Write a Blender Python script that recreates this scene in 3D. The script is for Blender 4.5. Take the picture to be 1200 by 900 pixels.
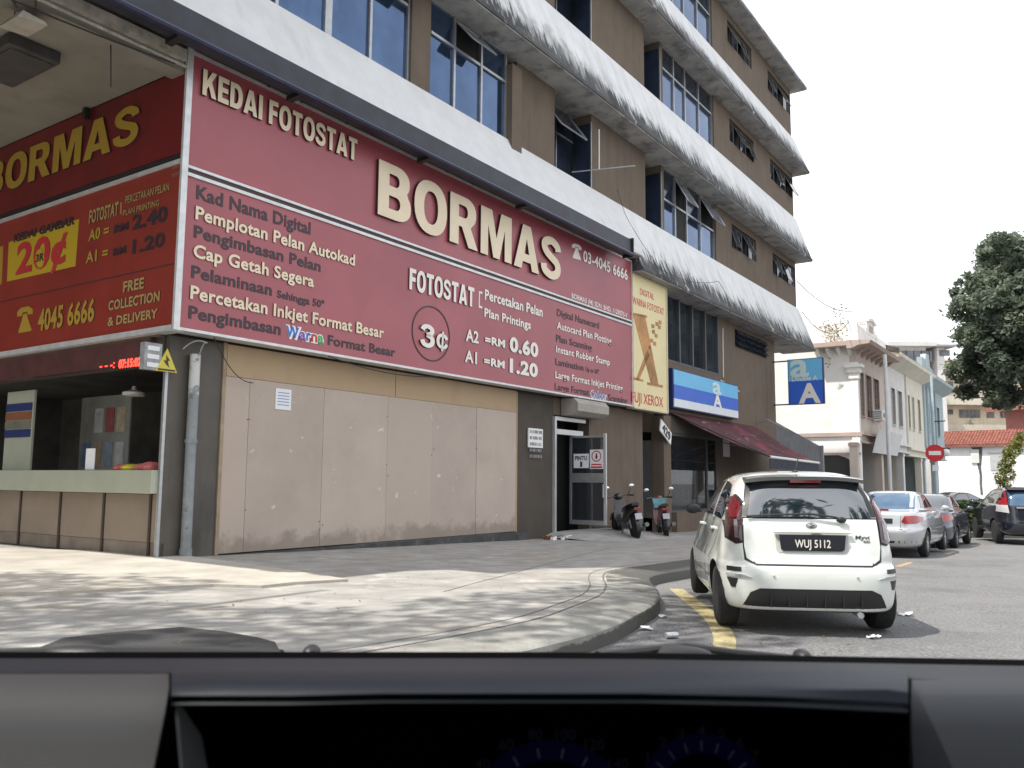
import bpy, bmesh, math, random
from mathutils import Vector, Matrix, Euler
from mathutils.bvhtree import BVHTree
random.seed(7)
R = math.radians
for o in list(bpy.data.objects): bpy.data.objects.remove(o)
scene = bpy.context.scene
COL = scene.collection

# ------------------------------------------------------------ camera
FPX, SLOPE, HY = 1001.4, 0.0080377, 563.995
EYE = Vector((0, 0, 1.43))
_p = math.atan((HY-450)/FPX); _a = math.atan(SLOPE)
_fw = Vector((0, math.cos(_p), math.sin(_p))); _r0 = Vector((1,0,0)); _u0 = Vector((0,-math.sin(_p),math.cos(_p)))
_rt = _r0*math.cos(_a)+_u0*math.sin(_a); _up = -_r0*math.sin(_a)+_u0*math.cos(_a)
cd = bpy.data.cameras.new('camera'); cam = bpy.data.objects.new('camera', cd); COL.objects.link(cam)
cd.sensor_width = 36; cd.lens = FPX*36/1200; cd.clip_start = .05; cd.clip_end = 2000
cam.matrix_world = Matrix(((_rt.x,_up.x,-_fw.x,EYE.x),(_rt.y,_up.y,-_fw.y,EYE.y),(_rt.z,_up.z,-_fw.z,EYE.z),(0,0,0,1)))
cd.dof.use_dof = True; cd.dof.focus_distance = 14; cd.dof.aperture_fstop = 9
scene.camera = cam
scene.render.resolution_x = 1024; scene.render.resolution_y = 768

# ------------------------------------------------------------ sun, sky, exposure
SUN_AZ = R(-110)      # where the sun stands, measured from +Y towards +X (it is to the left)
SUN_EL = R(60)
w = bpy.data.worlds.new('World'); scene.world = w; w.use_nodes = True
nt = w.node_tree; nt.nodes.clear()
sky = nt.nodes.new('ShaderNodeTexSky'); sky.sky_type = 'NISHITA'; sky.sun_disc = False
sky.sun_elevation = SUN_EL; sky.sun_rotation = SUN_AZ; sky.dust_density = 3.5; sky.air_density = 1.0; sky.ozone_density = 1
mix = nt.nodes.new('ShaderNodeMixRGB'); mix.inputs['Color2'].default_value = (9.7, 9.9, 10.3, 1)
tc = nt.nodes.new('ShaderNodeTexCoord'); nz = nt.nodes.new('ShaderNodeTexNoise'); nz.inputs['Scale'].default_value = 1.6; nz.inputs['Detail'].default_value = 5
cr = nt.nodes.new('ShaderNodeValToRGB'); cr.color_ramp.elements[0].position = .35; cr.color_ramp.elements[0].color = (.62,.62,.62,1)
cr.color_ramp.elements[1].position = .62; cr.color_ramp.elements[1].color = (.95,.95,.95,1)
bg = nt.nodes.new('ShaderNodeBackground'); bg.inputs['Strength'].default_value = .105
out = nt.nodes.new('ShaderNodeOutputWorld')
L = nt.links
L.new(tc.outputs['Generated'], nz.inputs['Vector']); L.new(nz.outputs['Fac'], cr.inputs['Fac']); L.new(cr.outputs['Color'], mix.inputs['Fac'])
L.new(sky.outputs['Color'], mix.inputs['Color1']); L.new(mix.outputs['Color'], bg.inputs['Color']); L.new(bg.outputs['Background'], out.inputs['Surface'])
sd = bpy.data.lights.new('sun','SUN'); sd.energy = 3.4; sd.angle = R(.6); sd.color = (1,.95,.86)
sun = bpy.data.objects.new('sun', sd); COL.objects.link(sun)
sdir = Vector((math.sin(SUN_AZ)*math.cos(SUN_EL), math.cos(SUN_AZ)*math.cos(SUN_EL), math.sin(SUN_EL)))
sun.rotation_euler = sdir.to_track_quat('Z','Y').to_euler()
vs = scene.view_settings; vs.view_transform = 'Standard'; vs.look = 'None'; vs.gamma = 1; vs.exposure = .72
scene.render.engine = 'CYCLES'

# ------------------------------------------------------------ frames: facade frame (u along the facade, y into the building, z up)
DV = Vector((0.56618695, 0.82427686, 0)); NV = Vector((0.82427686, -0.56618695, 0))
P0 = Vector((-5.49781484, 13.54372164, 0)); ALPHA = math.atan2(DV.y, DV.x)
PLD = 12.2
def ray(x, y): return _fw*FPX + _rt*(x-600) - _up*(y-450)
def F(x, y, off=0):                       # pixel -> (u, z) on the facade plane moved outwards by off
    r = ray(x, y); t = -(PLD-off)/r.dot(NV); P = EYE + r*t - P0
    return P.dot(DV), P.z+0
def S(x, y, u=-.2):                       # pixel -> (yy, z) on the plane facing the side street
    r = ray(x, y); t = (u-(EYE-P0).dot(DV))/r.dot(DV); P = EYE + r*t - P0
    return -P.dot(NV), P.z
def W(x, y, z):                           # pixel -> world point at height z
    r = ray(x, y); t = (z-EYE.z)/r.z; return EYE + r*t
def DY(x, y, Y):                          # pixel -> world point at distance Y ahead
    r = ray(x, y); return EYE + r*(Y/r.y)
def fw_(u, y, z): return P0 + DV*u - NV*y + Vector((0,0,z))
def road_z(Y): return -.018*(min(max(Y, 3), 30)-8.2)

# ------------------------------------------------------------ objects
ORG = {}
def thing(name, label, cat, loc=(0,0,0), rz=0, group=None, frame=None):
    o = bpy.data.objects.new(name, None); COL.objects.link(o); o.empty_display_size = .2
    if frame == 'F': o.location = fw_(*loc); o.rotation_euler = (0,0,ALPHA); ORG[o.name] = Vector(loc)
    else: o.location = loc; o.rotation_euler = (0,0,rz)
    o['label'] = label; o['category'] = cat
    if group: o['group'] = group
    return o
class MB:
    def __init__(s): s.v = []; s.f = []
    def add(s, vs, fs):
        b = len(s.v); s.v += [tuple(v) for v in vs]; s.f += [tuple(b+i for i in f) for f in fs]; return s
    def box(s, x0, x1, y0, y1, z0, z1):
        return s.add([(x0,y0,z0),(x1,y0,z0),(x1,y1,z0),(x0,y1,z0),(x0,y0,z1),(x1,y0,z1),(x1,y1,z1),(x0,y1,z1)],
            [(0,3,2,1),(4,5,6,7),(0,1,5,4),(1,2,6,5),(2,3,7,6),(3,0,4,7)])
    def hexa(s, a, b):                    # two quads of four points (bottom, top) joined
        return s.add(list(a)+list(b), [(0,3,2,1),(4,5,6,7),(0,1,5,4),(1,2,6,5),(2,3,7,6),(3,0,4,7)])
    def prism(s, poly, ax, t0, t1):       # polygon in the other two axes, extruded along ax
        n = len(poly)
        def P(p, t): return {'x':(t,p[0],p[1]),'y':(p[0],t,p[1]),'z':(p[0],p[1],t)}[ax]
        vs = [P(p,t0) for p in poly]+[P(p,t1) for p in poly]
        fs = [tuple(range(n))[::-1], tuple(range(n,2*n))]+[(i,(i+1)%n,n+(i+1)%n,n+i) for i in range(n)]
        return s.add(vs, fs)
    def tube(s, pts, r, seg=8, r2=None, caps=True):
        pts = [Vector(p) for p in pts]; n = len(pts); rings = []
        for i, p in enumerate(pts):
            t = (pts[min(i+1,n-1)]-pts[max(i-1,0)]).normalized()
            a = t.cross(Vector((0,0,1)) if abs(t.z) < .95 else Vector((1,0,0))).normalized(); b = t.cross(a)
            rr = r if r2 is None else r+(r2-r)*i/(n-1)
            rings.append([p+a*rr*math.cos(2*math.pi*k/seg)+b*rr*math.sin(2*math.pi*k/seg) for k in range(seg)])
        vs = [v for g in rings for v in g]; fs = []
        for i in range(n-1):
            for k in range(seg):
                fs.append((i*seg+k, i*seg+(k+1)%seg, (i+1)*seg+(k+1)%seg, (i+1)*seg+k))
        if caps: fs += [tuple(range(seg))[::-1], tuple((n-1)*seg+k for k in range(seg))]
        return s.add(vs, fs)
    def lathe(s, prof, c, ax='x', seg=24): # profile of (t, r) along axis
        vs = []; fs = []; n = len(prof); c = Vector(c)
        for t, r in prof:
            for k in range(seg):
                a = 2*math.pi*k/seg; p, q = r*math.cos(a), r*math.sin(a)
                vs.append(c+Vector({'x':(t,p,q),'y':(p,t,q),'z':(p,q,t)}[ax]))
        for i in range(n-1):
            for k in range(seg): fs.append((i*seg+k, i*seg+(k+1)%seg, (i+1)*seg+(k+1)%seg, (i+1)*seg+k))
        if prof[0][1] > 0: fs.append(tuple(range(seg))[::-1])
        if prof[-1][1] > 0: fs.append(tuple((n-1)*seg+k for k in range(seg)))
        return s.add(vs, fs)
    def ball(s, c, rx, ry, rz, seg=12, rings=8):
        vs = []; fs = []
        for i in range(rings+1):
            th = math.pi*i/rings
            for k in range(seg):
                a = 2*math.pi*k/seg
                vs.append((c[0]+rx*math.sin(th)*math.cos(a), c[1]+ry*math.sin(th)*math.sin(a), c[2]+rz*math.cos(th)))
        for i in range(rings):
            for k in range(seg): fs.append((i*seg+k,(i+1)*seg+k,(i+1)*seg+(k+1)%seg,i*seg+(k+1)%seg))
        return s.add(vs, fs)
    def build(s, name, m, parent=None, smooth=False, bevel=0, org=None, side=None, ax=1):
        me = bpy.data.meshes.new(name)
        vs = s.v
        if org is None and parent is not None:
            q = parent
            while q is not None and q.name not in ORG: q = q.parent
            org = ORG.get(q.name) if q else None
        if org is not None: vs = [(v[0]-org[0], v[1]-org[1], v[2]-org[2]) for v in vs]
        me.from_pydata([tuple(v) for v in vs], [], s.f)
        bm = bmesh.new(); bm.from_mesh(me)
        if smooth or bevel: bmesh.ops.remove_doubles(bm, verts=bm.verts, dist=1e-5)
        bmesh.ops.recalc_face_normals(bm, faces=bm.faces)
        if bevel:
            es = [e for e in bm.edges if len(e.link_faces) == 2 and e.calc_face_angle(0) > .5]
            bmesh.ops.bevel(bm, geom=es, offset=bevel, segments=2, profile=.5, affect='EDGES')
        bm.to_mesh(me); bm.free()
        if smooth:
            for p in me.polygons: p.use_smooth = True
            try: me.set_sharp_from_angle(angle=R(40))
            except Exception: pass
        o = bpy.data.objects.new(name, me); COL.objects.link(o)
        if m is not None: me.materials.append(m)
        if side is not None:
            me.materials.append(side)
            for p in me.polygons:
                if abs(p.normal[ax]) < .5: p.material_index = 1
        if parent is not None: o.parent = parent
        return o
def tag(o, label=None, cat=None, group=None, kind=None):
    if label: o['label'] = label
    if cat: o['category'] = cat
    if group: o['group'] = group
    if kind: o['kind'] = kind
    return o
def solo(o, label, cat, group=None):
    # a thing that is one mesh: origin to the mesh base
    me = o.data; xs = [v.co for v in me.vertices]
    c = Vector((sum(v.x for v in xs)/len(xs), sum(v.y for v in xs)/len(xs), min(v.z for v in xs)))
    me.transform(Matrix.Translation(-c)); o.location = o.location + (Matrix.Rotation(o.rotation_euler.z,3,'Z') @ c)
    return tag(o, label, cat, group)
def fsolo(mb, name, m, label, cat, group=None, smooth=False, bevel=0):
    o = mb.build(name, m, None, smooth, bevel); o.location = P0; o.rotation_euler = (0,0,ALPHA)
    return solo(o, label, cat, group)
def copy_tree(o, parent=None):
    c = o.copy(); COL.objects.link(c); c.parent = parent
    for ch in list(o.children): copy_tree(ch, c)
    return c

# ------------------------------------------------------------ materials
MATS = {}
def pm(name, col, rough=.7, metal=0, var=.12, scale=3, bump=0, bscale=40, col2=None, spec=None, emit=None, es=1, trans=0, coat=0, stretch=None, detail=6, ramp=(.35,.65)):
    if name in MATS: return MATS[name]
    m = bpy.data.materials.new(name); m.use_nodes = True; t = m.node_tree; b = t.nodes['Principled BSDF']; l = t.links
    b.inputs['Roughness'].default_value = rough; b.inputs['Metallic'].default_value = metal
    if spec is not None: b.inputs['Specular IOR Level'].default_value = spec
    if coat: b.inputs['Coat Weight'].default_value = coat; b.inputs['Coat Roughness'].default_value = .04
    if trans: b.inputs['Transmission Weight'].default_value = trans
    if emit: b.inputs['Emission Color'].default_value = (*emit,1); b.inputs['Emission Strength'].default_value = es
    if var or col2:
        c1 = tuple(max(0,c*(1-var)) for c in col); c2 = col2 or tuple(min(1,c*(1+var)) for c in col)
        tx = t.nodes.new('ShaderNodeTexCoord'); mp = t.nodes.new('ShaderNodeMapping'); n = t.nodes.new('ShaderNodeTexNoise'); r = t.nodes.new('ShaderNodeValToRGB')
        if stretch: mp.inputs['Scale'].default_value = stretch
        n.inputs['Scale'].default_value = scale; n.inputs['Detail'].default_value = detail; n.inputs['Roughness'].default_value = .6
        r.color_ramp.elements[0].position = ramp[0]; r.color_ramp.elements[1].position = ramp[1]
        r.color_ramp.elements[0].color = (*c1,1); r.color_ramp.elements[1].color = (*c2,1)
        l.new(tx.outputs['Object'], mp.inputs['Vector']); l.new(mp.outputs['Vector'], n.inputs['Vector']); l.new(n.outputs['Fac'], r.inputs['Fac']); l.new(r.outputs['Color'], b.inputs['Base Color'])
        if bump:
            n2 = t.nodes.new('ShaderNodeTexNoise'); n2.inputs['Scale'].default_value = bscale; n2.inputs['Detail'].default_value = 4
            bp = t.nodes.new('ShaderNodeBump'); bp.inputs['Strength'].default_value = bump; bp.inputs['Distance'].default_value = .02
            l.new(tx.outputs['Object'], n2.inputs['Vector']); l.new(n2.outputs['Fac'], bp.inputs['Height']); l.new(bp.outputs['Normal'], b.inputs['Normal'])
    else: b.inputs['Base Color'].default_value = (*col,1)
    MATS[name] = m; return m
def layer(m, col, scale, lo, hi, stretch=None, fac=1, zmask=None, detail=6, seedv=0, useobj='Object', bright=None):
    """adds a patchy stain of another colour over the base colour; zmask=(z0,z1): strongest at z0, gone at z1 (object z)"""
    t = m.node_tree; b = t.nodes['Principled BSDF']; l = t.links
    src = b.inputs['Base Color'].links[0].from_socket if b.inputs['Base Color'].links else None
    tx = t.nodes.new('ShaderNodeTexCoord'); mp = t.nodes.new('ShaderNodeMapping'); n = t.nodes.new('ShaderNodeTexNoise'); mr = t.nodes.new('ShaderNodeMapRange')
    mp.inputs['Location'].default_value = (seedv, seedv*1.7, 0)
    if stretch: mp.inputs['Scale'].default_value = stretch
    n.inputs['Scale'].default_value = scale; n.inputs['Detail'].default_value = detail; n.inputs['Roughness'].default_value = .65
    mr.inputs['From Min'].default_value = lo; mr.inputs['From Max'].default_value = hi; mr.inputs['To Max'].default_value = fac
    mx = t.nodes.new('ShaderNodeMixRGB'); mx.inputs['Color2'].default_value = (*col,1)
    if src: l.new(src, mx.inputs['Color1'])
    else: mx.inputs['Color1'].default_value = b.inputs['Base Color'].default_value
    l.new(tx.outputs[useobj], mp.inputs['Vector']); l.new(mp.outputs['Vector'], n.inputs['Vector'])
    val = n.outputs['Fac']
    if zmask:
        sx = t.nodes.new('ShaderNodeSeparateXYZ'); l.new(tx.outputs[useobj], sx.inputs['Vector'])
        m2 = t.nodes.new('ShaderNodeMapRange'); m2.inputs['From Min'].default_value = zmask[0]; m2.inputs['From Max'].default_value = zmask[1]
        m2.inputs['To Min'].default_value = zmask[2] if len(zmask) > 2 else .3; m2.inputs['To Max'].default_value = -(zmask[3] if len(zmask) > 3 else .3); m2.clamp = True
        l.new(sx.outputs['Z'], m2.inputs['Value'])
        ad = t.nodes.new('ShaderNodeMath'); ad.operation = 'ADD'; l.new(val, ad.inputs[0]); l.new(m2.outputs['Result'], ad.inputs[1]); val = ad.outputs[0]
    l.new(val, mr.inputs['Value']); l.new(mr.outputs['Result'], mx.inputs['Fac']); l.new(mx.outputs['Color'], b.inputs['Base Color'])
    return m
def flat(name, col, rough=.5, metal=0, **k): return pm(name, col, rough, metal, var=0, **k)
def glass(name, tint, rough=.03, dens=.0, alpha=None):
    # thin window glass: mirror-like coat over a dark body with a little see-through
    if name in MATS: return MATS[name]
    m = bpy.data.materials.new(name); m.use_nodes = True; t = m.node_tree; b = t.nodes['Principled BSDF']
    b.inputs['Base Color'].default_value = (*tint,1); b.inputs['Roughness'].default_value = rough; b.inputs['Specular IOR Level'].default_value = .9
    b.inputs['IOR'].default_value = 1.6
    if alpha is not None: b.inputs['Alpha'].default_value = alpha
    MATS[name] = m; return m

# text -> mesh data cached
_TC = {}
def arc(cx, cy, rx, ry, a0, a1, n=10, p=2.3):
    o = []
    for i in range(n+1):
        a = R(a0+(a1-a0)*i/n); c, s_ = math.cos(a), math.sin(a)
        o.append((cx+rx*math.copysign(abs(c)**(2/p),c), cy+ry*math.copysign(abs(s_)**(2/p),s_)))
    return o
def s_glyph(w_=.76, t=.22, mid=None):
    mid = mid or [(w_-.10,.70),(w_-.15,.82),(w_*.5,.905),(.15,.82),(.13,.70),(.22,.60),(w_*.5,.52),(w_-.17,.42),(w_-.11,.29),(w_-.17,.16),(w_*.5,.09),(.14,.17),(.09,.31)]
    P = []
    for i in range(len(mid)-1):
        p0=mid[max(i-1,0)];p1=mid[i];p2=mid[i+1];p3=mid[min(i+2,len(mid)-1)]
        for k in range(4):
            u=k/4; P.append(tuple(.5*(2*b+(c-a)*u+(2*a-5*b+4*c-d)*u*u+(-a+3*b-3*c+d)*u**3) for a,b,c,d in zip(p0,p1,p2,p3)))
    P.append(mid[-1]); L_, R_ = [], []
    for i, p in enumerate(P):
        a = P[max(i-1,0)]; b = P[min(i+1,len(P)-1)]; dx, dy = b[0]-a[0], b[1]-a[1]; l = math.hypot(dx,dy) or 1
        h = t/2*(.82+.18*abs(dy)/l); L_.append((p[0]-dy/l*h,p[1]+dx/l*h)); R_.append((p[0]+dy/l*h,p[1]-dx/l*h))
    return [L_+R_[::-1]]
GL = {
 'B': (.78,[[(0,0),(.42,0)]+arc(.42,.29,.36,.29,-90,40)+arc(.41,.735,.33,.265,-38,90)+[(0,1)], [(.25,.18)]+arc(.40,.30,.12,.12,-90,90)+[(.25,.42)], [(.25,.60)]+arc(.39,.71,.10,.11,-90,90)+[(.25,.82)]]),
 'O': (.86,[arc(.43,.5,.43,.52,0,350,30), arc(.43,.5,.185,.32,0,345,24)]),
 'R': (.82,[[(0,0),(.25,0),(.25,.38),(.34,.38),(.54,0),(.82,0),(.60,.41)]+arc(.42,.705,.34,.295,-50,90)+[(0,1)], [(.25,.57)]+arc(.40,.695,.11,.125,-90,90)+[(.25,.82)]]),
 'M': (1.0,[[(0,0),(.23,0),(.23,.66),(.40,0),(.60,0),(.77,.66),(.77,0),(1,0),(1,1),(.65,1),(.5,.42),(.35,1),(0,1)]]),
 'A': (.90,[[(0,0),(.26,0),(.31,.17),(.59,.17),(.64,0),(.90,0),(.59,1),(.31,1)], [(.365,.35),(.535,.35),(.45,.70)]]),
 'S': (.76, s_glyph()),
 '3': (.70, s_glyph(.7,.21,[(.09,.72),(.16,.84),(.34,.90),(.53,.83),(.57,.72),(.50,.60),(.30,.535)])+s_glyph(.7,.21,[(.30,.53),(.52,.46),(.60,.31),(.53,.16),(.34,.09),(.15,.16),(.09,.30)])),
 '¢': (.62, s_glyph(.6,.15,[(.54,.50),(.46,.62),(.32,.67),(.15,.60),(.08,.40),(.15,.20),(.32,.13),(.46,.18),(.54,.30)])+s_glyph(.1,.09,[(.30,-.02),(.32,.4),(.34,.82)])),
 'K': (.84,[[(0,0),(.25,0),(.25,.27),(.36,.41),(.55,0),(.84,0),(.53,.60),(.82,1),(.53,1),(.25,.60),(.25,1),(0,1)]]),
 'E': (.66,[[(0,0),(.66,0),(.66,.2),(.25,.2),(.25,.42),(.61,.42),(.61,.61),(.25,.61),(.25,.8),(.65,.8),(.65,1),(0,1)]]),
 'F': (.62,[[(0,0),(.25,0),(.25,.40),(.57,.40),(.57,.60),(.25,.60),(.25,.8),(.62,.8),(.62,1),(0,1)]]),
 'I': (.25,[[(0,0),(.25,0),(.25,1),(0,1)]]),
 'D': (.78,[[(0,0),(.34,0)]+arc(.34,.5,.44,.5,-90,90,14)+[(0,1)], [(.25,.2)]+arc(.33,.5,.19,.30,-90,90,12)+[(.25,.8)]]),
 'T': (.72,[[(.235,0),(.485,0),(.485,.8),(.72,.8),(.72,1),(0,1),(0,.8),(.235,.8)]]),
}
def heavy(s, gap=.085):
    """heavy upright capitals drawn from their own outlines"""
    V, Fc = [], []; x = 0
    for ch in s:
        if ch == ' ': x += .36; continue
        w_, cons = GL[ch]
        for c in (cons if ch in 'S3¢' else []):
            h_ = len(c)//2; A_ = c[:h_]; B_ = c[h_:][::-1]; b = len(V)
            for p, q in zip(A_, B_):
                for zz in (.5,-.5): V += [(x+p[0],p[1]*CAP,zz),(x+q[0],q[1]*CAP,zz)]
            for i in range(h_-1):
                k = b+4*i; Fc += [(k,k+1,k+5,k+4),(k+2,k+6,k+7,k+3),(k,k+4,k+6,k+2),(k+1,k+3,k+7,k+5)]
            k = b+4*(h_-1); Fc += [(b,b+2,b+3,b+1),(k,k+1,k+3,k+2)]
        if ch in 'S3¢': x += w_+gap; continue
        cu = bpy.data.curves.new('g','CURVE'); cu.dimensions = '2D'; cu.fill_mode = 'BOTH'; cu.extrude = .5
        for c in cons:
            sp = cu.splines.new('POLY'); sp.points.add(len(c)-1); sp.use_cyclic_u = True
            for i, p in enumerate(c): sp.points[i].co = (x+p[0], p[1], 0, 1)
        ob = bpy.data.objects.new('g', cu); COL.objects.link(ob)
        dg = bpy.context.evaluated_depsgraph_get(); dg.update(); me = bpy.data.meshes.new_from_object(ob.evaluated_get(dg))
        b = len(V); V += [(q.co.x, q.co.y*CAP, q.co.z) for q in me.vertices]; Fc += [tuple(b+i for i in p.vertices) for p in me.polygons]
        bpy.data.objects.remove(ob); bpy.data.curves.remove(cu); bpy.data.meshes.remove(me)
        x += w_+gap
    return V, Fc, 0, x-gap
CAP = .729
def text_geo(s, bold=.0, serif=False):
    key = (s, bold)
    if key in _TC: return _TC[key]
    if s.startswith('@'):
        _TC[key] = heavy(s[1:]); return _TC[key]
    cu = bpy.data.curves.new('t','FONT'); cu.body = s; cu.size = 1; cu.offset = bold; cu.extrude = .5; cu.resolution_u = 3
    cu.space_character = 1+bold*1.6
    ob = bpy.data.objects.new('t', cu); COL.objects.link(ob)
    dg = bpy.context.evaluated_depsgraph_get(); dg.update()
    me = bpy.data.meshes.new_from_object(ob.evaluated_get(dg))
    v = [tuple(q.co) for q in me.vertices]; f = [tuple(p.vertices) for p in me.polygons]
    bpy.data.objects.remove(ob); bpy.data.curves.remove(cu); bpy.data.meshes.remove(me)
    x0 = min(q[0] for q in v); x1 = max(q[0] for q in v)
    _TC[key] = (v, f, x0, x1); return _TC[key]
def islands(v, f):
    par = list(range(len(v)))
    def fd(a):
        while par[a] != a: par[a] = par[par[a]]; a = par[a]
        return a
    for g in f:
        for q in g[1:]: par[fd(q)] = fd(g[0])
    # faces of front/back/side may not share verts: merge by x overlap
    gr = {}
    for i, g in enumerate(f): gr.setdefault(fd(g[0]), []).append(g)
    items = []
    for k, fs in gr.items():
        xs = [v[i][0] for g in fs for i in g]; items.append([min(xs), max(xs), list(fs)])
    items.sort(key=lambda t: t[0]); outp = []
    for it in items:
        if outp and it[0] < outp[-1][1]-.02: outp[-1][1] = max(outp[-1][1], it[1]); outp[-1][2] += it[2]
        else: outp.append(it)
    return [g[2] for g in outp]
def text_on(s, plane, bl, br, tl, m, parent, off, thick=.012, bold=.03, split=False, name='lettering', side=None, cap=1.0):
    """lettering on the facade ('F') or side ('S') plane; bl/br baseline ends and tl cap top in photo pixels"""
    if plane == 'F':
        a0, z0 = F(*bl, off); a1, z1 = F(*br, off); _, zt = F(*tl, off)
    else:
        a0, z0 = S(*bl, off); a1, z1 = S(*br, off); _, zt = S(*tl, off)
    v, f, x0, x1 = text_geo(s, bold)
    h = (zt-z0); bo_ = 0 if s.startswith('@') else bold
    zsc = h/(CAP+2*bo_)
    zb = (z0+z1)/2 if abs(z1-z0) < h*.8 else z0
    def mp(q):
        k = (q[0]-x0)/(x1-x0); a = a0+(a1-a0)*k; z = zb+(q[1]+bo_)*zsc*cap
        dd = thick if q[2] > 0 else -.001
        return (a, -off-dd, z) if plane == 'F' else (off-dd, a, z)
    vv = [mp(q) for q in v]
    isl = islands(v, f)
    if split or len(isl) <= 4:
        for g in isl:
            idx = sorted({i for t in g for i in t}); re = {i:k for k, i in enumerate(idx)}
            MB().add([vv[i] for i in idx], [tuple(re[i] for i in t) for t in g]).build('letter', m, parent, side=side, ax=1 if plane == 'F' else 0)
    else: MB().add(vv, f).build(name, m, parent, side=side, ax=1 if plane == 'F' else 0)
# ============================================================ MATERIALS
M = {}
asph = pm('asphalt', (.172,.172,.174), .9, var=.4, scale=38, bump=.8, bscale=70, ramp=(.36,.64))
layer(asph, (.22,.215,.21), 1.1, .48, .72, fac=.6); layer(asph, (.06,.06,.062), .5, .5, .75, fac=.6, seedv=4); layer(asph, (.28,.27,.25), 220, .66, .72, fac=.5, seedv=9)
conc = pm('concrete', (.315,.305,.285), .9, var=.16, scale=2.2, bump=.35, bscale=60)
layer(conc, (.30,.245,.185), .7, .52, .72, fac=.65, stretch=(1,1,1), seedv=3); layer(conc, (.17,.165,.155), 1.3, .5, .72, fac=.7, seedv=8, stretch=(1,2.2,1))
layer(conc, (.52,.50,.46), 2, .56, .7, fac=.65, seedv=14); layer(conc, (.16,.15,.14), 55, .68, .74, fac=.7, seedv=2)
apron = pm('apron_concrete', (.42,.39,.34), .9, var=.14, scale=1.6, bump=.3, bscale=50)
layer(apron, (.33,.27,.2), .9, .55, .75, fac=.6, seedv=3); layer(apron, (.2,.18,.16), 60, .68, .75, fac=.6, seedv=2)
kerbm = pm('kerb_concrete', (.27,.265,.24), .85, var=.22, scale=2.5, bump=.4, bscale=45)
layer(kerbm, (.16,.155,.145), 1.1, .5, .75, fac=.5, seedv=6); layer(kerbm, (.10,.10,.09), 14, .6, .7, fac=.6, seedv=3); layer(kerbm, (.065,.063,.058), 2.5, .42, .55, fac=.9, seedv=13, zmask=(.06,.17,.35,.35))  # last layer: shade of the kerb face put into the colour with tyre dirt
yell = pm('yellow_paint', (.41,.345,.17), .8, var=.15, scale=6); layer(yell, (.16,.155,.14), 26, .50, .62, fac=.8); layer(yell, (.2,.18,.15), 4, .58, .74, fac=.6, seedv=5)
oran = pm('orange_paint', (.5,.33,.16), .8, var=.15, scale=8); layer(oran, (.14,.14,.13), 25, .45, .6, fac=.85)
wallm = pm('brown_render', (.142,.108,.079), .88, var=.09, scale=1.2, bump=.15, bscale=30)
layer(wallm, (.08,.065,.052), 1.1, .5, .78, stretch=(3.5,3.5,.35), fac=.7, seedv=2); layer(wallm, (.19,.16,.135), 1.6, .62, .8, stretch=(3,3,.4), fac=.4, seedv=7)
darkwall = pm('dark_brown_render', (.075,.062,.05), .85, var=.12, scale=1.4, bump=.15)
layer(darkwall, (.05,.045,.04), 1.4, .5, .75, stretch=(2,2,.4), fac=.7)
ffc = pm('white_fascia_paint', (.66,.665,.66), .8, var=.05, scale=2, bump=.1)
layer(ffc, (.42,.42,.41), 1.3, .56, .8, stretch=(2.2,1,.5), fac=.55, seedv=3)
ffc2 = pm('mouldy_fascia_paint', (.74,.745,.74), .85, var=.05, scale=2, bump=.15)
layer(ffc2, (.40,.40,.39), 1.0, .42, .85, stretch=(2.8,1,.35), fac=.75, seedv=3, zmask=(.2,2.2,.10,.12)); layer(ffc2, (.16,.16,.16), 3.0, .50, .85, stretch=(3.5,1,.22), fac=.7, seedv=31, zmask=(.0,1.9,.22,.2))
layer(ffc2, (.022,.024,.027), 2.4, .47, .60, stretch=(2.6,1,.36), fac=.95, seedv=5, zmask=(-.1,1.35,.27,.24), detail=10)
soffm = pm('soffit_concrete', (.36,.35,.335), .9, var=.2, scale=1.2); layer(soffm, (.13,.125,.12), 1.6, .5, .66, fac=.8, seedv=4)
ceilm = pm('ceiling_plaster', (.23,.215,.18), .9, var=.1, scale=.8); layer(ceilm, (.13,.12,.10), .9, .5, .75, fac=.6)
alu = pm('aluminium', (.42,.43,.44), .4, .7, var=.1, scale=8)
gblue = pm('blue_reflective_glass', (.085,.135,.235), .06, .85, var=.18, scale=.9)
gdark = pm('dark_window_glass', (.03,.04,.06), .08, .35, var=.3, scale=1.2)
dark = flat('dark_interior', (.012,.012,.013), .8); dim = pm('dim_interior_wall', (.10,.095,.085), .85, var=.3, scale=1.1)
black = flat('black_plastic', (.02,.02,.022), .45)
rub = pm('rubber', (.025,.025,.026), .85, var=.2, scale=20)
white = pm('white_paint', (.78,.78,.76), .55, var=.04, scale=4)
steel = pm('galvanised_steel', (.40,.42,.43), .45, .6, var=.15, scale=9)

# ============================================================ GROUND, KERB, PAVEMENT
KB = [(-30,-1.0),(-14,.6),(-8,1.9),(-4,3.2),(-1.7,4.6),(-.35,6.0),(.74,7.48),(1.28,8.7),(1.66,9.75),(1.86,10.9),(1.94,12.0),(2.15,12.95),(2.95,14.15)]
Kd = Vector((2.95,14.15,0))
def kline():
    pts = [Vector((a,b,0)) for a,b in KB]
    for k in range(1, 30): pts.append(Kd+DV*(k*2.4))
    out = []
    for i in range(len(pts)-1):            # Catmull-Rom smoothing
        p0 = pts[max(i-1,0)]; p1 = pts[i]; p2 = pts[i+1]; p3 = pts[min(i+2,len(pts)-1)]
        for k in range(3):
            t = k/3; out.append(.5*((2*p1)+(p2-p0)*t+(2*p0-5*p1+4*p2-p3)*t*t+(-p0+3*p1-3*p2+p3)*t**3))
    out.append(pts[-1]); return out
KL = kline()
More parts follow.
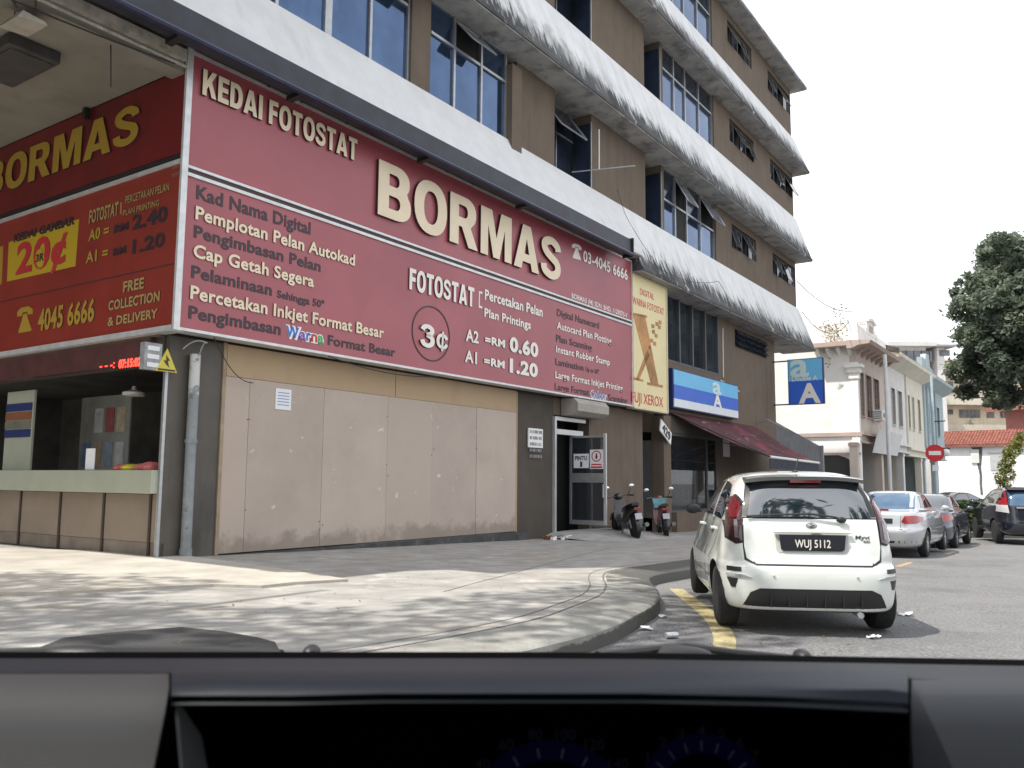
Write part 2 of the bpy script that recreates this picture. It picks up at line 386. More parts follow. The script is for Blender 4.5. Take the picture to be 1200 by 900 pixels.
def nrm(i):
    a = KL[min(i+1,len(KL)-1)]-KL[max(i-1,0)]; a.normalize(); return Vector((-a.y, a.x, 0))   # towards the pavement
def koff(o): return [KL[i]+nrm(i)*o for i in range(len(KL))]
def pz(P):
    u = (P-P0).dot(DV); s = min(1, max(0, (12.2+P.dot(NV))/6.2))
    zw = min(.18, max(-.27, .18-.0235*(u-1))); zc = road_z(P.y)+.185
    return zw*(1-s)+zc*s
def sheet(name, outline, zf, m, kind='structure', grid=1.0, thick=0, parent=None):
    bm = bmesh.new(); f = bm.faces.new([bm.verts.new((p[0],p[1],0)) for p in outline])
    xs = [p[0] for p in outline]; ys = [p[1] for p in outline]
    if grid:
        for ax, lo, hi in ((0,min(xs),max(xs)),(1,min(ys),max(ys))):
            k = math.ceil(lo/grid)*grid
            while k < hi:
                co = (k,0,0) if ax == 0 else (0,k,0); no = (1,0,0) if ax == 0 else (0,1,0)
                bmesh.ops.bisect_plane(bm, geom=bm.verts[:]+bm.edges[:]+bm.faces[:], plane_co=co, plane_no=no); k += grid
    if thick:
        r = bmesh.ops.extrude_face_region(bm, geom=bm.faces[:])
        top = {v for v in r['geom'] if isinstance(v, bmesh.types.BMVert)}
        for v in bm.verts: v.co.z = zf(v.co)+(thick if v in top else -.01)
    else:
        for v in bm.verts: v.co.z = zf(v.co)
    bmesh.ops.triangulate(bm, faces=[f for f in bm.faces if len(f.verts) > 4])
    bmesh.ops.recalc_face_normals(bm, faces=bm.faces)
    me = bpy.data.meshes.new(name); bm.to_mesh(me); bm.free()
    if not thick and me.polygons[0].normal.z < 0: me.flip_normals()
    me.materials.append(m); o = bpy.data.objects.new(name, me); COL.objects.link(o)
    if parent is not None: o.parent = parent
    if kind: o['kind'] = kind
    return o
bmr = MB(); ys = [-900,-60,0,3]+[3+i*1.5 for i in range(1,18)]+[30,45,60,100,900]
for y in ys: bmr.add([(-900,y,road_z(y)),(900,y,road_z(y))],[])
bmr.f = [(2*i,2*i+1,2*i+3,2*i+2) for i in range(len(ys)-1)]
o = bmr.build('road', asph); o['kind'] = 'structure'
inner = koff(.62)
pv = [tuple(p) for p in inner]+[tuple(inner[-1]-NV*60), (-70,90), (-70,2)]
sheet('pavement', pv, pz, conc, grid=1.5)
# kerb: face, rounded nose, sloping top
kp = [(-.0,-.05),(.0,.0),(.012,.135),(.04,.157),(.20,.176),(.62,.19),(.62,-.05)]
kb = MB(); n = len(kp)
for i in range(len(KL)):
    nn = nrm(i)
    for o_, h in kp:
        P = KL[i]+nn*o_; z = road_z(P.y)+h
        if h > .18: z = pz(P)+.004
        if h == .176: z = pz(P)*.4+(road_z(P.y)+.168)*.6
        kb.v.append((P.x,P.y,z))
for i in range(len(KL)-1):
    for k in range(n-1): kb.f.append((i*n+k,i*n+k+1,(i+1)*n+k+1,(i+1)*n+k))
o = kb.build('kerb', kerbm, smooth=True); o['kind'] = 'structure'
def strip(name, pts, w_, zf, m, lift=.004, kind='structure'):
    b = MB()
    for i, p in enumerate(pts):
        a = pts[min(i+1,len(pts)-1)]-pts[max(i-1,0)]; a.normalize(); nn = Vector((-a.y,a.x,0))
        for sgn in (-1,1):
            q = p+nn*sgn*w_/2; b.v.append((q.x,q.y,zf(q)+lift))
    b.f = [(2*i,2*i+1,2*i+3,2*i+2) for i in range(len(pts)-1)]
    o = b.build(name, m); o['kind'] = kind; return o
joint = pm('dark_joint', (.14,.135,.125), .95, var=.3, scale=6)
i0 = 9
strip('pavement_joint', koff(.66)[i0:70], .022, pz, joint, .006)
strip('pavement_joint', koff(.86)[i0:40], .014, pz, joint, .005)
for a, b_ in (((520,690),(720,640)),):
    A = W(*a,.19); B = W(*b_,.19 if b_[1] > 660 else .0); strip('pavement_joint', [A+(B-A)*k/8+Vector((random.uniform(-.02,.02),0,0)) for k in range(9)], .02, pz, joint, .004)
# raised apron slab catching the light at the left corner, with a broken lip
ap = [W(-260,662,.2), W(-60,641,.2), W(188,648.5,.2), W(300,661,.2), W(352,668,.2), W(408,677,.2), W(345,681,.2), W(306,685.5,.2), W(250,684,.2), W(60,694,.2), W(-200,700,.2)]
sheet('concrete_apron', [tuple(p) for p in ap], pz, apron, thick=.035, grid=1)
# dark asphalt patch at the bottom left
ap = [W(40,768,.19), W(75,752,.19), W(130,745,.19), W(213,738,.19), W(262,744,.19), W(302,752,.19), W(322,758,.19), W(330,775,.19)]
tar = pm('tar_patch', (.05,.05,.05), .8, var=.3, scale=60, bump=.6, bscale=120); layer(tar, (.3,.27,.2), 60, .66, .7, fac=.8)
sheet('tar_patch', [tuple(p) for p in ap], pz, tar, grid=.4, thick=.012)
# door ramp
rp = MB(); dz = .12
prof = [(0,dz),(.8,dz-.02),(1.6,-.02),(2.3,-.16),(2.7,-.26)]
rows = []
for uu, sc in ((11.2,.35),(11.7,.95),(12.6,1),(13.6,1),(14.6,.95),(15.6,.6),(16.4,.3)):
    for (yy, z) in prof:
        P = fw_(uu, -yy*.95, 0); g = pz(P); rp.v.append((uu, -yy, g-.02+max(0,(z-g))*sc))
    
k = len(prof)
for i in range(6):
    for j in range(k-1): rp.f.append((i*k+j,(i+1)*k+j,(i+1)*k+j+1,i*k+j+1))
o = rp.build('door_ramp', pm('ramp_concrete',(.36,.35,.33),.9,var=.2,scale=3,bump=.4), None, True); o.location = P0; o.rotation_euler = (0,0,ALPHA); o['kind'] = 'structure'

# yellow kerb-side line
cl = [W(792,688,-.05),W(803,696,-.03),W(815,705,-.01),W(833,720,0),(W(842,732,0)),W(848,745,0),W(849,757,0),W(842,772,.01),W(825,790,.02),W(790,815,.02)]
cs = []
for i in range(len(cl)-1):
    p0=cl[max(i-1,0)];p1=cl[i];p2=cl[i+1];p3=cl[min(i+2,len(cl)-1)]
    for k in range(4):
        t=k/4; cs.append(.5*((2*p1)+(p2-p0)*t+(2*p0-5*p1+4*p2-p3)*t*t+(-p0+3*p1-3*p2+p3)*t**3))
strip('yellow_line', cs, .2, lambda P: road_z(P.y), yell)
for a, b_ in (((1052,664),(1067,659)),((1108,646),(1119,643)),((1138,634),(1150,632))):
    A = W(*a,-.15); B = W(*b_,-.17); strip('parking_mark', [A, (A+B)/2, B], .12, lambda P: road_z(P.y), oran)

# ============================================================ MAIN BUILDING
B = thing('office_building', 'brown four storey office block with white mould streaked ledges above the red shop sign', 'building', (0,0,0), frame='F')
UE, UL = 35.0, 31.2
def bx(name, m, *a, parent=B, bevel=0): return MB().box(*a).build(name, m, parent, bevel=bevel)
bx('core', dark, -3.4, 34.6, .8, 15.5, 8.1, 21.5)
bx('rear_wall', wallm, -3.8, 35, 15.5, 16, 8.05, 22)
bx('end_wall', wallm, 34.7, 35, .35, 15.5, 8.05, 22)
bx('end_wall', wallm, -3.8, -3.5, .35, 15.5, 8.05, 22)
FL = [(10.22,12.62,0),(14.93,17.25,1),(19.2,21.7,2)]
for zb, zt, fi in FL:
    for a, b_, y0 in ((-3.8,-3.0,0),(5.62,6.28,.0),(9.44,9.9,-.12),(9.9,11.83,.06),(13.86,17.6,0),(18.9,19.12,0),(24.08,25.9,0),(29.0,31.35,0),(34.95,35,0)):
        bx('wall', wallm, a, b_, y0, .8, zb-.4, zt if y0 >= 0 else zt-.32)
    for a, b_ in ((25.9,29.0),(31.35,34.95)):            # wall round the vent windows
        bx('wall', wallm, a, b_, 0, .3, zb-.4, zt-1.35); bx('wall', wallm, a, b_, 0, .3, zt-.35, zt)
        v = MB().box(a,b_,.14,.16,zt-1.35,zt-.35).build('vent_window', dark, B)
        nn = 4
        for k in range(nn):
            u0 = a+.06+(b_-a-.06)*k/nn; u1 = a+(b_-a)*(k+1)/nn-.06
            tl = ((fi*7+k*3+int(a)) % 4)
            f = MB()
            dy = [.0,.28,.0,.42][tl]; zl = zt-1.29; zh = zt-.41
            # top hung sash: bottom swung outwards by dy
            def P(u, z): return (u, .10-dy*(zh-z)/(zh-zl), z)
            f.add([P(u0,zl),P(u1,zl),P(u1,zh),P(u0,zh)]+[(p[0],p[1]+.03,p[2]) for p in (P(u0,zl),P(u1,zl),P(u1,zh),P(u0,zh))],[(0,1,2,3),(7,6,5,4),(0,4,5,1),(1,5,6,2),(2,6,7,3),(3,7,4,0)])
            fr = MB()
            for (p, q) in ((P(u0,zl),P(u1,zl)),(P(u1,zl),P(u1,zh)),(P(u1,zh),P(u0,zh)),(P(u0,zh),P(u0,zl))): fr.tube([p,q],.016,4)
            fr.build('frame', pm('dull_vent_frame',(.14,.14,.135),.6,.3,var=.3,scale=4), v); f.build('pane', gdark, v)
    # slots with dark glass, side panes facing the street end
    for a, b_ in ((11.83,13.86),(17.6,18.9)):
        bx('slot_floor', soffm, a, b_, .1, .78, zb-.5, zb-.06)
        wv = MB().box(a,b_,.66,.7,zb,zt).build('window', gdark, B)
        mm = MB()
        for z in (zb+1.55,): mm.box(a,b_,.62,.66,z,z+.05)
        mm.box((a+b_)/2-.02,(a+b_)/2+.02,.62,.66,zb,zt); mm.build('frame', alu, wv)
        bx('side_pane', pm('navy_side_glass',(.035,.05,.085),.25,.3,var=.2,scale=1.5), b_-.03, b_-.003, .02, .62, zb, zt-.33)
        bx('edge_trim', alu, b_-.035, b_-.002, -.02, .02, zb, zt-.30)
    # top hung sashes standing open in the first slot
    sh = MB(); u0, u1 = 12.0, 13.5; zh = zt-.1; zl = zt-1.0
    sh.add([(u0,.6,zh),(u1,.6,zh),(u1,-.05,zl),(u0,-.05,zl),(u0,.6,zh-.03),(u1,.6,zh-.03),(u1,-.05,zl-.03),(u0,-.05,zl-.03)],[(0,1,2,3),(7,6,5,4),(0,4,5,1),(1,5,6,2),(2,6,7,3),(3,7,4,0)])
    sv = sh.build('open_sash', gdark, B)
    fr = MB()
    for p, q in (((u0,.6,zh),(u0,-.05,zl)),((u1,.6,zh),(u1,-.05,zl)),((u0,-.05,zl),(u1,-.05,zl))): fr.tube([p,q],.03,4)
    fr.build('frame', alu, sv)
    # big windows: columns of panes with a transom
    def bigwin(us, ztr, openk=(), thick=()):
        wv = bx('window', alu, us[0]-.01, us[-1]+.01, .2, .22, zb, zt)
        bx('backing', dark, us[0], us[-1], .24, .3, zb, zt, parent=wv)
        f = MB()
        for k, u in enumerate(us):
            t_ = .09 if k in thick else .035
            f.box(u-t_, u+t_, .06, .2, zb, zt)
        f.box(us[0]+.09, us[-1]-.035, .07, .19, ztr-.035, ztr+.035)
        f.box(us[0]+.09, us[-1]-.035, .07, .19, zt-.05, zt); f.build('frame', alu, wv)
        for k in range(len(us)-1):
            a, b_ = us[k]+.05, us[k+1]-.05
            MB().box(a,b_,.12,.14,zb,ztr-.04).build('pane', gblue if not (fi == 0 and us[0] > 19 and k == 1) else dark, wv)
            if k in openk:
                p = [(a,.12,zt-.06),(b_,.12,zt-.06),(b_,-.42,ztr+.12),(a,-.42,ztr+.12)]
                MB().hexa(p,[(q[0],q[1]-.02,q[2]-.02) for q in p]).build('pane', pm('pale_sash_glass',(.22,.24,.27),.12,.3,var=.2,scale=2), wv)
                g = MB()
                for i in range(4): g.tube([p[i],p[(i+1)%4]],.022,4)
                g.build('sash_frame', alu, wv)
                MB().box(a,b_,.16,.18,ztr+.04,zt-.06).build('pane', dark, wv)
            else: MB().box(a,b_,.12,.14,ztr+.04,zt-.06).build('pane', gdark if us[0] > 19 else gblue, wv)
    z_ = zb+1.6 if fi == 0 else zb+1.45
    bigwin([-3.0,-1.8,-.6,.6,1.9,3.2,4.4,5.6], zb+1.85, (6,) if fi == 0 else (), (5,))
    bigwin([6.3,7.26,8.35,9.42], z_, (1,) if fi == 0 else ())
    bigwin([19.14,20.25,21.3,22.65,24.06], zb+1.25 if fi == 0 else z_, (1,3) if fi == 0 else ())
# ledges: sloping fascia with soffit
def ledge(zt, zbm, m, u0=-3.8, u1=35.35, p=.78, top=None):
    pr = [(.0,zt),(-p*.93,zbm+.16),(-p,zbm+.10),(-p,zbm),(.8,zbm),(.8,zt-.02),(.02,zt-.02)]
    # long thin strips so the mould texture and light edge vary; slightly wavy lower lip
    b = MB(); nst = 60; n_ = len(pr)
    for i in range(nst+1):
        u = u0+(u1-u0)*i/nst; j = random.uniform(-.012,.012)
        for k, (y, z) in enumerate(pr): b.v.append((u, y+(j if k in (1,2,3) else 0), z+(j if k in (1,2) else 0)))
    for i in range(nst):
        for k in range(n_): b.f.append((i*n_+k,(i+1)*n_+k,(i+1)*n_+(k+1)%n_,i*n_+(k+1)%n_))
    b.f += [tuple(range(n_)), tuple(nst*n_+k for k in range(n_))[::-1]]
    uo = zt*7.3+u0; o = b.build('fascia', m, B, org=(uo,0,zbm)); o.location = (uo,0,zbm)
    b = MB().box(u0+.005,u1-.005,-p+.03,.85,zbm-.035,zbm-.002); b.build('soffit', soffm, B)
    return o
ledge(10.25, 8.46, ffc, u1=15.74); ledge(10.25, 8.02, ffc2, u0=15.75); ledge(14.95, 12.62, ffc2); ledge(19.25, 17.22, ffc2)
layer(ffc2, (.11,.112,.11), .45, .52, .66, stretch=(1,1,.8), fac=.75, seedv=41, zmask=(.1,1.9,.12,.2)); layer(ffc2, (.80,.80,.79), 1.4, .6, .7, stretch=(1.5,1,.6), fac=.6, seedv=51)
roofm = pm('roof_edge_paint', (.30,.32,.35), .8, var=.2, scale=1.5); layer(roofm,(.1,.1,.11),1.5,.5,.7,stretch=(2.5,1,.5),fac=.7)
ledge(22.75, 21.72, roofm)
bx('roof_slab', soffm, -3.8, 35.3, .85, 16, 22.0, 22.7)
# slab edges over the side street: ceiling of the passage
bx('passage_ceiling', ceilm, -3.8, -.2, .02, 15.5, 8.06, 8.2)
bx('passage_beam', ceilm, -3.8, -.15, -.35, .02, 7.95, 8.3)
bx('edge_lip', pm('lip_concrete',(.45,.42,.36),.9,var=.25,scale=5), -3.8, -.25, -.44, -.35, 8.12, 8.3)
bx('floor_slab', soffm, 0, 34.9, .86, 15.5, 8.0, 8.1)
# lower storeys
bx('wall', wallm, 18.3, 19.1, .0, .4, 3.75, 8.0)
bx('wall', wallm, 24.1, UL, .0, .4, -.4, 8.0)
bx('wall', wallm, 19.1, 24.1, .0, .4, 3.3, 5.65)
bx('end_wall', wallm, UL-.4, UL-.003, .4, 15, -.4, 8.0)
bx('wall', wallm, -.1, 18.3, .12, .4, 3.7, 8.0)
bx('passage_wall', wallm, -.1, .15, .4, 14, 3.62, 8.0)
bx('wall', darkwall, 9.9, 11.75, .02, .4, -.3, 3.7)
bx('wall', wallm, 13.72, 17.25, .02, .4, -.5, 3.7)
bx('wall', wallm, 11.75, 13.72, .02, .4, 3.25, 3.7)
bx('pillar', wallm, 18.72, 19.3, -.06, .4, -.5, 3.7)
bx('recess_wall', dark, 17.0, 18.8, 1.8, 1.9, -.5, 3.7)
bx('recess_side', darkwall, 17.22, 17.25, .4, 1.8, -.5, 3.7)
lw = bx('window', gdark, 19.1, 24.1, .16, .18, 5.65, 8.0)
f = MB()
for u in (19.1,20.3,21.5,22.75,24.06): f.box(u-.05,u+.05,-.02,.16,5.65,8.0)
f.box(19.1,24.1,-.01,.15,5.62,5.7); f.build('frame', pm('dark_aluminium',(.1,.105,.11),.5,.4,var=.1), lw)
gmid = pm('grey_glass', (.10,.12,.15), .07, .75, var=.35, scale=.7)
for a, b_ in ((19.16,20.24),(20.36,21.44),(21.56,22.69),(22.81,24.0)): MB().box(a,b_,.1,.12,5.7,8).build('pane', gmid, lw)
lv = bx('vent_window', dark, 26.0, 30.0, -.012, .02, 7.05, 7.8)
for k in range(4):
    a = 26.05+k; sl_ = MB()
    for j in range(3):
        z = 7.12+j*.23; sl_.hexa([(a,-.02,z),(a+.9,-.02,z),(a+.9,-.16,z-.0),(a,-.16,z)],[(a,-.02,z+.2),(a+.9,-.02,z+.2),(a+.9,-.03,z+.2),(a,-.03,z+.2)])
    sl_.build('louvre', gdark, lv)
# plinth of black stone at the foot of the wall
plm = pm('plinth_stone', (.055,.055,.055), .7, var=.35, scale=3, bump=.2); layer(plm,(.2,.19,.17),6,.6,.72,fac=.6)
MB().prism([(-.12,-.5),(-.12,.165),(.0,.172),(.4,.172),(.4,-.5)],'x',1.0,10.4).build('plinth', plm, B)
MB().prism([(-.06,-.6),(-.06,.12),(.0,.13),(.02,.13),(.02,-.6)],'x',13.9,17.25).build('plinth', plm, B)
bx('plinth', wallm, 19.3, 25.0, -.25, .02, -.6, .42)
# corner pillar and side street shop front
granm = pm('brown_pillar_render', (.085,.075,.062), .55, var=.15, scale=1.8); layer(granm,(.3,.29,.26),7,.69,.73,fac=.7,stretch=(3,3,.35)); layer(granm,(.04,.037,.033),1.2,.5,.7,stretch=(2,2,.5),fac=.7)
bx('corner_pillar', granm, .01, 1.12, .0, .10, 0, 3.72)
bx('head_beam', darkwall, -.02, .3, .11, 12, 3.3, 3.74)
bx('frame_post', alu, -.04, .009, .0, .06, .2, 3.3)
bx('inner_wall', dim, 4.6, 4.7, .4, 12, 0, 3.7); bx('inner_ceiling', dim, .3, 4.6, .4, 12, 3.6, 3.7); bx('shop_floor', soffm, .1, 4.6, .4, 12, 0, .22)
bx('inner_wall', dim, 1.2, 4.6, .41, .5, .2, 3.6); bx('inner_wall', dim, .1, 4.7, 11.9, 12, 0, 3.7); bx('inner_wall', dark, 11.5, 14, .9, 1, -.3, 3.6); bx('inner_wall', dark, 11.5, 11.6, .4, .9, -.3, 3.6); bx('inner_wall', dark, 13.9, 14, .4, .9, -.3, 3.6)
# unit behind the shop window at the right
bx('inner_wall', dark, 19.3, 24, 2.5, 2.6, -.5, 3.4); bx('shop_floor', soffm, 19.3,24,.05,2.5,.2,.4)
bx('wall', wallm, 23.75, 24.1, .0, .4, -.4, 3.3)
# ============================================================ SIGNS
redm = pm('maroon_sign_vinyl', (.35,.083,.10), .33, var=.07, scale=.5); layer(redm,(.27,.062,.078),.35,.5,.75,fac=.7,seedv=1); layer(redm,(.36,.12,.13),1.3,.64,.8,fac=.35,seedv=5,stretch=(1,1,.4))
cream = pm('cream_letter', (.78,.66,.48), .5, var=.05, scale=2)
ledge_d = flat('letter_edge', (.05,.025,.025), .6)
wht = pm('white_letter', (.80,.77,.70), .5, var=.04, scale=2)
blk = flat('black_letter', (.035,.022,.03), .5)
rail = pm('white_sign_rail', (.62,.63,.63), .4, .3, var=.1, scale=5)
SO = .4
sb = thing('shop_sign', 'long maroon front sign board with raised cream letters and price list above the boarded wall', 'sign', (0,-.2,3.78), frame='F')
u1_, _ = F(740,400,SO)
def pnl(za, zb, name='sign_panel'): return MB().box(-.12, u1_, -SO, -.14, za, zb).build(name, redm, sb)
zt_l = F(226,62,SO)[1]; zm = F(212,196,SO)[1]
pnl(3.78, zm-.06); pnl(zm+.02, zt_l)
for z0, z1, o_ in ((zm-.10, zm-.045, .03),(zm+.03, zm+.075, .03),(3.745,3.79,.03),(zt_l-.02,zt_l+.03,.03)):
    MB().box(-.2,u1_+.02,-SO-o_,-.12,z0,z1).build('sign_rail', rail, sb)
MB().box(-.1,u1_,-SO-.012,-SO,zm-.045,zm+.03).build('sign_joint', ledge_d, sb)
MB().box(-.23,-.12,-SO-.035,-SO+.02,3.74,zt_l+.05).build('sign_rail', rail, sb)
MB().box(u1_,u1_+.03,-SO-.03,-.12,3.76,zt_l+.03).build('sign_rail', rail, sb)
def T(s, bl, br, tl, m=wht, th=.02, bold=.028, split=False, cap=1.0, p=sb, off=SO, pl='F', side=ledge_d): text_on(s, pl, bl, br, tl, m, p, off+.001 if pl == 'F' else off, th, bold, split, side=side, cap=cap)
T('@KEDAI FOTOSTAT',(235,109),(416,191.5),(240,80.5),cream,.05,.04,True)
T('@BORMAS',(439.6,252),(654.5,331),(442.5,188),cream,.07,.06,True)
T('Kad Nama Digital',(229.6,234.7),(363.6,273.7),(231,217.4),blk,.006)
T('Pemplotan Pelan Autokad',(228,257.3),(415,311.5),(229.6,240.8),cream,.02)
T('Pengimbasan Pelan',(226.7,279),(375.5,318),(228,263.5),blk,.006)
T('Cap Getah Segera',(225.5,302.5),(367,336),(227,286),cream,.02)
T('Pelaminaan',(223.8,325),(318.4,347),(225.5,309.5),blk,.006)
T('Sehingga 50"',(324.5,349),(379.6,361),(325.4,339.5),blk,.006)
T('Percetakan Inkjet Format Besar',(222,349.8),(449,397),(223.8,333),cream,.02)
T('Pengimbasan',(220.5,373),(328.6,393),(222,356.8),blk,.006)
T('Format Besar',(384,403.5),(463,419),(385,391),blk,.006)
cb = flat('blue_letter',(.03,.16,.55),.5); cg = flat('green_letter',(.05,.4,.1),.5); cr_ = flat('red_letter',(.5,.03,.04),.5); cp = flat('purple_letter',(.2,.08,.4),.5); cy = flat('yellow_letter',(.75,.5,.03),.5)
T('Warna',(334,395.5),(379,405),(335.3,378.5),flat('white_outline',(.8,.8,.8),.5),.008,.10,side=None)
wa = [('W',334.6,349.5,cb),('a',350.3,357.5,cp),('r',358.6,363.5,cb),('n',364.3,371,cr_),('a',371.8,378.3,cg)]
for ch, xa, xb, mm in wa: T(ch,(xa,394+(xa-334)*.2),(xb,394.3+(xb-334)*.2),(xa+1,380+(xa-334)*.2),mm,.014,.02,side=None)
T('@FOTOSTAT',(478.5,338.6),(554.4,360.6),(479.2,313.7),wht,.03,.04,True)
T('Percetakan Pelan',(567.6,351.5),(635.4,371),(568.3,338.6),wht,.012)
T('Plan Printings',(567.2,371.6),(621.5,385.5),(567.6,360.6),wht,.012)
ua, za = F(561,341,SO); ub, zb_ = F(561,360.5,SO); uc, _ = F(565,341,SO)
MB().box(ua,ua+.035,-SO-.01,-SO,zb_,za).box(ua+.035,uc,-SO-.01,-SO,za-.05,za).box(ua+.035,uc,-SO-.01,-SO,zb_,zb_+.05).build('bracket_mark', wht, sb)
ucn, zcn = F(505.3,391,SO); ru = F(527,391,SO)[0]-ucn; rz_ = zcn-F(505.3,423.5,SO)[1]
ring = MB(); nn = 48
for i in range(nn):
    a = 2*math.pi*i/nn
    for r_, y in ((1,-SO-.002),(1,-SO-.012),(.955,-SO-.012),(.955,-SO-.002)): ring.v.append((ucn+ru*r_*math.cos(a), y, zcn+rz_*r_*math.sin(a)))
for i in range(nn):
    for k in range(3): ring.f.append((i*4+k,i*4+k+1,((i+1)%nn)*4+k+1,((i+1)%nn)*4+k))
ring.build('price_circle', blk, sb)
T('@3¢',(491,405.5),(523.6,413),(491.6,377.5),wht,.04,.03,True)
T('A2',(545,399.5),(560,403),(545.6,384.4)); T('=RM',(567.6,402.5),(591,408),(568,392.5),bold=.04); T('0.60',(596.5,413.8-1.5),(630,419),(597,393.6),bold=.045)
T('A1',(544,424),(558,427),(545,409)); T('=RM',(566.5,427.2),(590.6,432.5),(567.2,417.4),bold=.04); T('1.20',(596.5,436.2),(629.5,443),(597,418.5),bold=.045)
T('03-4045 6666',(683,306.6),(735,328.6),(683.8,292.8),wht,.015)
T('BORMAS (M) SDN. BHD. 1129070-V',(669.8,349.6),(735,372.4),(670,343.2),wht,.006,.015)
T('Digital Namecard',(652.6,371.2),(702,384.5),(653,362.3),blk,.006,.02)
T('Autocard Plan Plotting',(652.3,385.8),(716,403.2),(652.6,376.8),wht,.012,.02)
T('Plan Scanning',(651.5,400.2),(693.7,411.4),(651.9,391.5),blk,.006,.02)
T('Instant Rubber Stamp',(651.1,413.3),(714.2,428),(651.4,404.8),wht,.012,.02)
T('Lamination',(650.8,427.4),(683.8,435),(651,419),blk,.006,.02)
T('Up to 50"',(686.3,435),(701.7,438.5),(686.6,429.5),blk,.006,.015)
T('Large Format Inkjet Printing',(650.4,442.4),(729.2,459),(650.6,433.7),wht,.012,.02)
T('Large Format',(650,456.2),(690.4,464.6),(650.2,447.4),blk,.006,.02)
T('Colour',(691.5,465.6),(711,469.4),(691.8,456),wht,.01,.06); T('Colour',(692.3,464.8),(710,468.4),(692.6,456.8),cb,.014,.005)
T('Scanning',(712.6,469.4),(734.9,474.5),(712.8,460.5),blk,.006,.02)
def phone(plane, px, m, par, off):
    x0,y0,x1,y1 = px
    def Q(a, b): return F(x0+(x1-x0)*a, y0+(y1-y0)*b+ (a*(x1-x0)*.3 if plane=='F' else -a*(x1-x0)*.2), off) if plane == 'F' else S(x0+(x1-x0)*a, y0+(y1-y0)*b-a*(x1-x0)*.2, off)
    polys = [[(.0,.34),(.0,.16),(.25,.02),(.75,.02),(1,.16),(1,.34),(.72,.34),(.66,.22),(.34,.22),(.28,.34)],[(.38,.28),(.62,.28),(.66,.44),(.92,.92),(.92,1),(.08,1),(.08,.92),(.34,.44)]]
    for pl in polys:
        pts = [Q(*q) for q in pl]; b = MB()
        f = lambda p, dd: (p[0], -off-dd, p[1]) if plane == 'F' else (off-dd, p[0], p[1])
        n_ = len(pts); b.add([f(p,.012) for p in pts]+[f(p,.0) for p in pts], [tuple(range(n_)), tuple(range(n_,2*n_))]+[(i,(i+1)%n_,n_+(i+1)%n_,n_+i) for i in range(n_)])
        b.build('telephone_mark', m, par)
phone('F',(670,284,681,302),wht,sb,SO)
# brackets that carry the sign
for px in (305,345,400,520,552,640,724):
    u, _ = F(px, 300, SO); MB().tube([(u,-SO-.04,zt_l+.02),(u,-SO+.05,zt_l+.28),(u,0,zt_l+.3)],.022,6).build('bracket', black, sb)

# side street signs
uS = -.2
red2 = pm('red_side_vinyl', (.17,.014,.016), .4, var=.12, scale=.8); layer(red2,(.075,.008,.01),.6,.5,.75,fac=.8)
red3 = pm('orange_red_side_vinyl', (.27,.034,.022), .4, var=.12, scale=.8); layer(red3,(.16,.014,.014),.5,.5,.8,fac=.6)
ylw = flat('dull_yellow_letter',(.42,.27,.035),.5); yl2 = flat('pale_gold_letter',(.40,.29,.11),.5)
s1_ = thing('shop_sign', 'dark red upper side sign with yellow capitals under the passage ceiling', 'sign', (uS,-.3,6.55), frame='F')
MB().box(uS,-.02,-.36,11,6.62,8.04).build('sign_panel', red2, s1_)
MB().box(uS-.02,-.02,-.36,11,6.53,6.6).build('sign_rail', black, s1_)
def TS(s, bl, br, tl, m, th=.012, bold=.03, p=s1_, split=False): text_on(s,'S',bl,br,tl,m,p,uS-.001,th,bold,split,side=ledge_d)
# the sign front faces the side street, so its letters stand out towards -u
TS('@BORMAS',(-17,235),(163,164.5),(-16,197),ylw,.03,.05,s1_,True)
s2_ = thing('shop_sign', 'orange red lower side sign with 20 cent photo offer and phone number over the counter', 'sign', (uS,-.3,3.75), frame='F')
MB().box(uS,-.02,-.34,11,3.82,6.44).build('sign_panel', red3, s2_)
MB().box(uS-.03,0,-.36,11,3.73,3.82).build('sign_rail', rail, s2_); MB().box(uS-.03,0,-.36,11,6.44,6.51).build('sign_rail', rail, s2_)
za_ = S(200,310.7,uS)[1]; zb2 = S(0,354.7,uS)[1]
MB().add([(uS-.004,-.3,za_),(uS-.004,5.3,zb2),(uS-.004,5.3,zb2+.02),(uS-.004,-.3,za_+.02)],[(0,1,2,3)]).build('thin_line', ledge_d, s2_)
def polyS(px, m, d_, name, par):
    pts = [S(x,y,uS) for x, y in px]; n_ = len(pts)
    MB().add([(uS-d_,p[0],p[1]) for p in pts]+[(uS,p[0],p[1]) for p in pts],[tuple(range(n_)),tuple(range(n_,2*n_))]+[(i,(i+1)%n_,n_+(i+1)%n_,n_+i) for i in range(n_)]).build(name, m, par)
polyS([(8.5,330),(10.7,284),(92.8,256.8),(88.5,312)], flat('bright_yellow_panel',(.52,.36,.02),.5), .006, 'offer_panel', s2_)
polyS([(-12,338),(-10,292),(4,288),(2,333)], ylw, .006, 'offer_panel', s2_)
TS('KEDAI GAMBAR',(16.5,284),(88,263.5),(18.7,273.5),blk,.01,.05,s2_)
TS('20¢',(19,321),(77.5,309),(20,283),cr_,.014,.03,s2_)
el = []
for i in range(16):
    a = 2*math.pi*i/16; el.append((47.8+5*math.cos(a), 303+11*math.sin(a)))
polyS(el, flat('bright_yellow_panel',(.75,.52,.02),.5), .02, 'offer_oval', s2_)
TS('3R',(43,307.5),(52.5,305.6),(43,298),blk,.024,.03,s2_)
TS('FOTOSTAT',(104.8,262),(138.7,253.3),(106,245.3),yl2,p=s2_)
polyS([(141.5,251),(141.5,237.5),(142.5,237.2),(142.5,250.8)], yl2, .008, 'bracket_mark', s2_)
